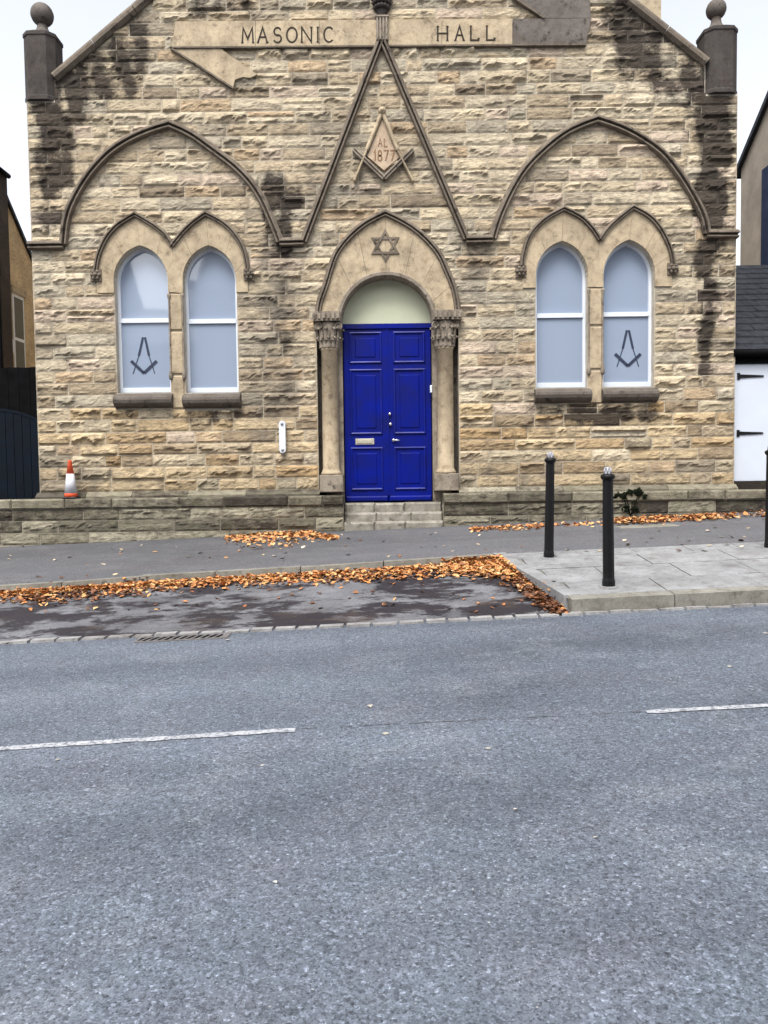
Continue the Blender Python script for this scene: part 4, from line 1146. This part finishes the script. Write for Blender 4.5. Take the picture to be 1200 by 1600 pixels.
# pale access cover in the pavement by the right plinth
c0 = GP(968, 826); c1 = GP(1055, 820)
mb = MB(); y0, y1 = c0.y-.05, c0.y+.28
mb.hexa([(x, y, z_pav(x, y-CAM.y)+dz) for dz in (-.05, .006) for x, y in ((c0.x, y0), (c1.x, y0), (c1.x, y1), (c0.x, y1))])
props(mb.build('access_cover', M['kerb']), 'pale concrete access cover in the pavement behind the bollards', 'access cover')

# ------------------------------------------------------------------ dark weed on the right plinth
rnd = random.Random(21)
wd = empty('wall_weed', P(985, 800, -.36), 'dark straggling weed growing on the right plinth wall', 'weed')
mb = MB(); stems = MB()
for k in range(28):
    cl = rnd.choice(((970, 772, 7, 4), (990, 768, 8, 4), (1003, 775, 7, 5), (975, 792, 9, 5), (995, 795, 7, 5)))
    x = rnd.gauss(cl[0], cl[2]*.7); y = rnd.gauss(cl[1], cl[3]*.7); p = P(x, y, -.385-rnd.uniform(0, .02))
    a = rnd.uniform(0, 6.28); s = rnd.uniform(.04, .075); u = Vector((math.cos(a), rnd.uniform(-.15, .1), math.sin(a)))*s; v = Vector((-math.sin(a), rnd.uniform(-.4, .4), math.cos(a)))*s*.6
    i0 = len(mb.v)
    for q in (p-u, p-v*.9, p+u, p+v, p+Vector((0, -.012, 0))): mb.vert(q)
    for i in range(4): mb.face((i0+i, i0+(i+1) % 4, i0+4))
mb.build('foliage', M['moss_dark'], wd)
for x, y in ((965, 768), (975, 772), (1005, 768), (1000, 800)):
    stems.tube([P(985, 806, -.36), P((x+985)/2, (y+790)/2, -.40), P(x, y, -.39)], .008, 5)
stems.build('stem', M['moss_dark'], wd)

# ------------------------------------------------------------------ fallen leaves
LC = [((.52, .21, .065), 6), ((.55, .28, .105), 5), ((.43, .16, .05), 3), ((.56, .36, .18), 2), ((.26, .10, .04), 1.3), ((.54, .32, .13), 2.5)]
LD = [((.14, .055, .025), 4), ((.20, .075, .03), 3), ((.09, .04, .022), 3), ((.32, .13, .05), 1)]
def leaf(mb, p, r, size, tab, tilt=.5):
    mb.cur = pick(r, tab); a = r.uniform(0, 6.28)
    n = Vector((r.gauss(0, tilt), r.gauss(0, tilt), 1)).normalized(); u = n.orthogonal().normalized(); v = n.cross(u)
    U = (u*math.cos(a)+v*math.sin(a))*size; V = n.cross(U)*r.uniform(.42, .85); k = n*size*r.choice((r.uniform(-.1, .12), r.uniform(.05, .45)))
    i = len(mb.v)
    for q in (p-U, p-U*.35+V+k, p+U*.3+V*.8+k, p+U+k*.5, p+U*.3-V*.8+k, p-U*.35-V+k): mb.vert(q)
    mb.face((i, i+3, i+2, i+1)); mb.face((i, i+5, i+4, i+3))
def drift(name, label, n, sample, tab, size=(.028, .05), tilt=.5, mound=.06, tab2=None):
    mb = MB(); r = random.Random(sum(map(ord, name+label)))
    for k in range(n):
        x, y, h, dk = sample(r)
        p = GP(x, y); p = p + Vector((0, 0, .008 + r.random()*mound*h))
        leaf(mb, p, r, r.uniform(*size), tab2 if (tab2 and r.random() < dk) else tab, tilt)
    return props(mb.build(name, M['leaf'], None, True), label, 'leaves', None, 'stuff')
def kline(x):
    for (a, ya), (b, yb_) in zip(KP, KP[1:]):
        if x <= b: return ya+(yb_-ya)*(x-a)/(b-a)
    return KP[-1][1]
KP = [(-30, 920), (0, 918), (110, 911), (233, 902), (397, 893), (505, 886), (665, 876), (775, 869)]
def s_kerb(r):
    x = r.uniform(-20, 770)
    wdt = 4+4*noise.noise((x*.012, 1, 0)) + 14*max(0, (x-60)/720) + 4*noise.noise((x*.06, 5, 0)); wdt = max(3, wdt)
    t = abs(r.gauss(0, .55)); return x, kline(x)+10+wdt*min(t, 1.6), max(0, 1-t), .25 if t > .8 else .05
drift('fallen_leaves', 'drift of orange fallen leaves along the pavement kerb', 3300, s_kerb, LC, (.017, .044), .30, .03, LD)
def s_left(r):
    x = min(300, max(-15, r.gauss(120, 75))); return x, kline(x)+22+6*noise.noise((x*.02, 2, 0))+r.gauss(0, 4.5), .3, .75
drift('fallen_leaves', 'thin brown strip of trodden leaves left in the parking bay', 420, s_left, LC, (.02, .036), .35, .02, LD)
def s_heap(r):
    while True:
        x = r.uniform(690, 888); y = r.uniform(874, 962)
        edge = 778 + (y-868)*(115/94.)                 # side kerb of the build-out
        dx = edge-2-x
        if dx < 1: continue
        wdt = 95*max(0, 1-(y-874)/32.)**.6 + 34 - 8*(y-900)/60
        if dx < wdt*abs(r.gauss(0, .6))+3 and dx < 120: return x, y, max(.1, 1-dx/90)*(1 if y < 905 else .5), min(.97, max(0, (y-893)/28.))
drift('fallen_leaves', 'heap of leaves in the bay corner, orange turning dark brown', 2500, s_heap, LC, (.016, .042), .33, .045, LD)
def s_pile(r):
    x = r.uniform(352, 528); t = (x-352)/176; top = 838-14*math.sin(math.pi*min(1, t*1.1+.02))
    b = 849-6*t; return x, max(834-6*t, top)+(b-top)*abs(r.gauss(0, .5))*.9, .6*math.sin(math.pi*t), .05
drift('fallen_leaves', 'loose orange leaf pile against the left plinth wall by the steps', 1300, s_pile, LC, (.018, .046), .4, .07, LD)
def s_right(r):
    x = r.choice((r.uniform(735, 860), r.uniform(860, 1210), r.uniform(960, 1150), r.uniform(960, 1120)))
    y = 826-(x-700)*.047; return x, y + abs(r.gauss(0, 3.0))+1.5, 1.0 if x > 950 else .3, .2
drift('fallen_leaves', 'band of orange leaves along the right plinth wall', 1600, s_right, LC, (.018, .044), .4, .06, LD)
def s_loose(r):
    x = r.uniform(0, 1200); y = r.uniform(0, 1); yt = 855-.036*x if x < 690 else 838-.03*(x-690); yb_ = kline(x)-6 if x < 770 else 862
    return x, yt+(yb_-yt)*y, 0, .2
drift('fallen_leaves', 'pale single leaves scattered over the tarmac pavement', 75, s_loose, [((.42, .33, .22), 3), ((.55, .46, .36), 2), ((.40, .22, .09), 1)], (.022, .045), .25, .0, LD)
def s_bay(r): return r.uniform(0, 880), r.uniform(900, 958), 0, .6
drift('fallen_leaves', 'few brown leaves lying about the dark parking bay', 130, s_bay, LC, (.018, .036), .25, 0, LD)
# specks of grit and paint on the road
mb = MB(); r = random.Random(2)
for x, y, s in ((603, 1147, .032), (578, 1105, .03), (763, 1170, .022), (1140, 1042, .03), (355, 1001, .035), (430, 1380, .016), (930, 1310, .012), (805, 1266, .012), (410, 1197, .02), (90, 1188, .02), (1197, 989, .04)):
    p = GP(x, y); leaf(mb, p+Vector((0, 0, .004)), r, s*.8, [((.40, .40, .39), 1), ((.33, .31, .28), 1)], .03)
for k in range(110):
    p = GP(r.uniform(0, 1200), r.uniform(1010, 1600)); leaf(mb, p+Vector((0, 0, .004)), r, r.uniform(.003, .006), [((.30, .31, .33), 2), ((.03, .03, .04), 1)], .1)
props(mb.build('road_grit', M['leaf'], None, True), 'pale grit and paint flecks scattered over the road', 'grit', None, 'stuff')

# ------------------------------------------------------------------ houses across the street (seen mirrored in the window panes)
def house(x0, x1, ze, zr_, label, y=-25, gable=True):
    o = empty('terraced_house', ((x0+x1)/2, y, 0), label, 'house', 'houses across the street')
    MB().box(x0, x1, y-8, y, -3, ze).build('wall', M['opp'], o)
    MB().hexa([(x0-.1, y+.2, ze), (x1+.1, y+.2, ze), (x1+.1, y-8.2, ze), (x0-.1, y-8.2, ze), (x0-.1, y-3.9, zr_), (x1+.1, y-3.9, zr_), (x1+.1, y-4.1, zr_), (x0-.1, y-4.1, zr_)]).build('roof', M['slate'], o)
    MB().box(x1-1.2, x1-.3, y-4.6, y-3.4, ze, zr_+1.4).build('chimney', M['opp'], o)
    n = max(1, int((x1-x0)/2.6))
    for k in range(n):
        for z0 in (0.6, 3.8):
            cx = x0+(x1-x0)*(k+.5)/n; wq = MB().box(cx-.6, cx+.6, y-.02, y+.03, z0+.3, z0+2.0).build('window', M['white'], o)
            MB().box(cx-.52, cx+.52, y+.031, y+.04, z0+.38, z0+1.92).build('pane', M['glass_dark'], wq)
house(-24, -13.7, 9.5, 13.5, 'tall stone house across the street, left of the gap')
house(-13.65, -9.0, 8.0, 10.5, 'low stone house filling the gap across the street')
house(-8.95, 6, 10.5, 15.0, 'tall stone house across the street, facing the blue door')
house(6.05, 22, 10.0, 14.5, 'tall stone house across the street, facing the right windows')
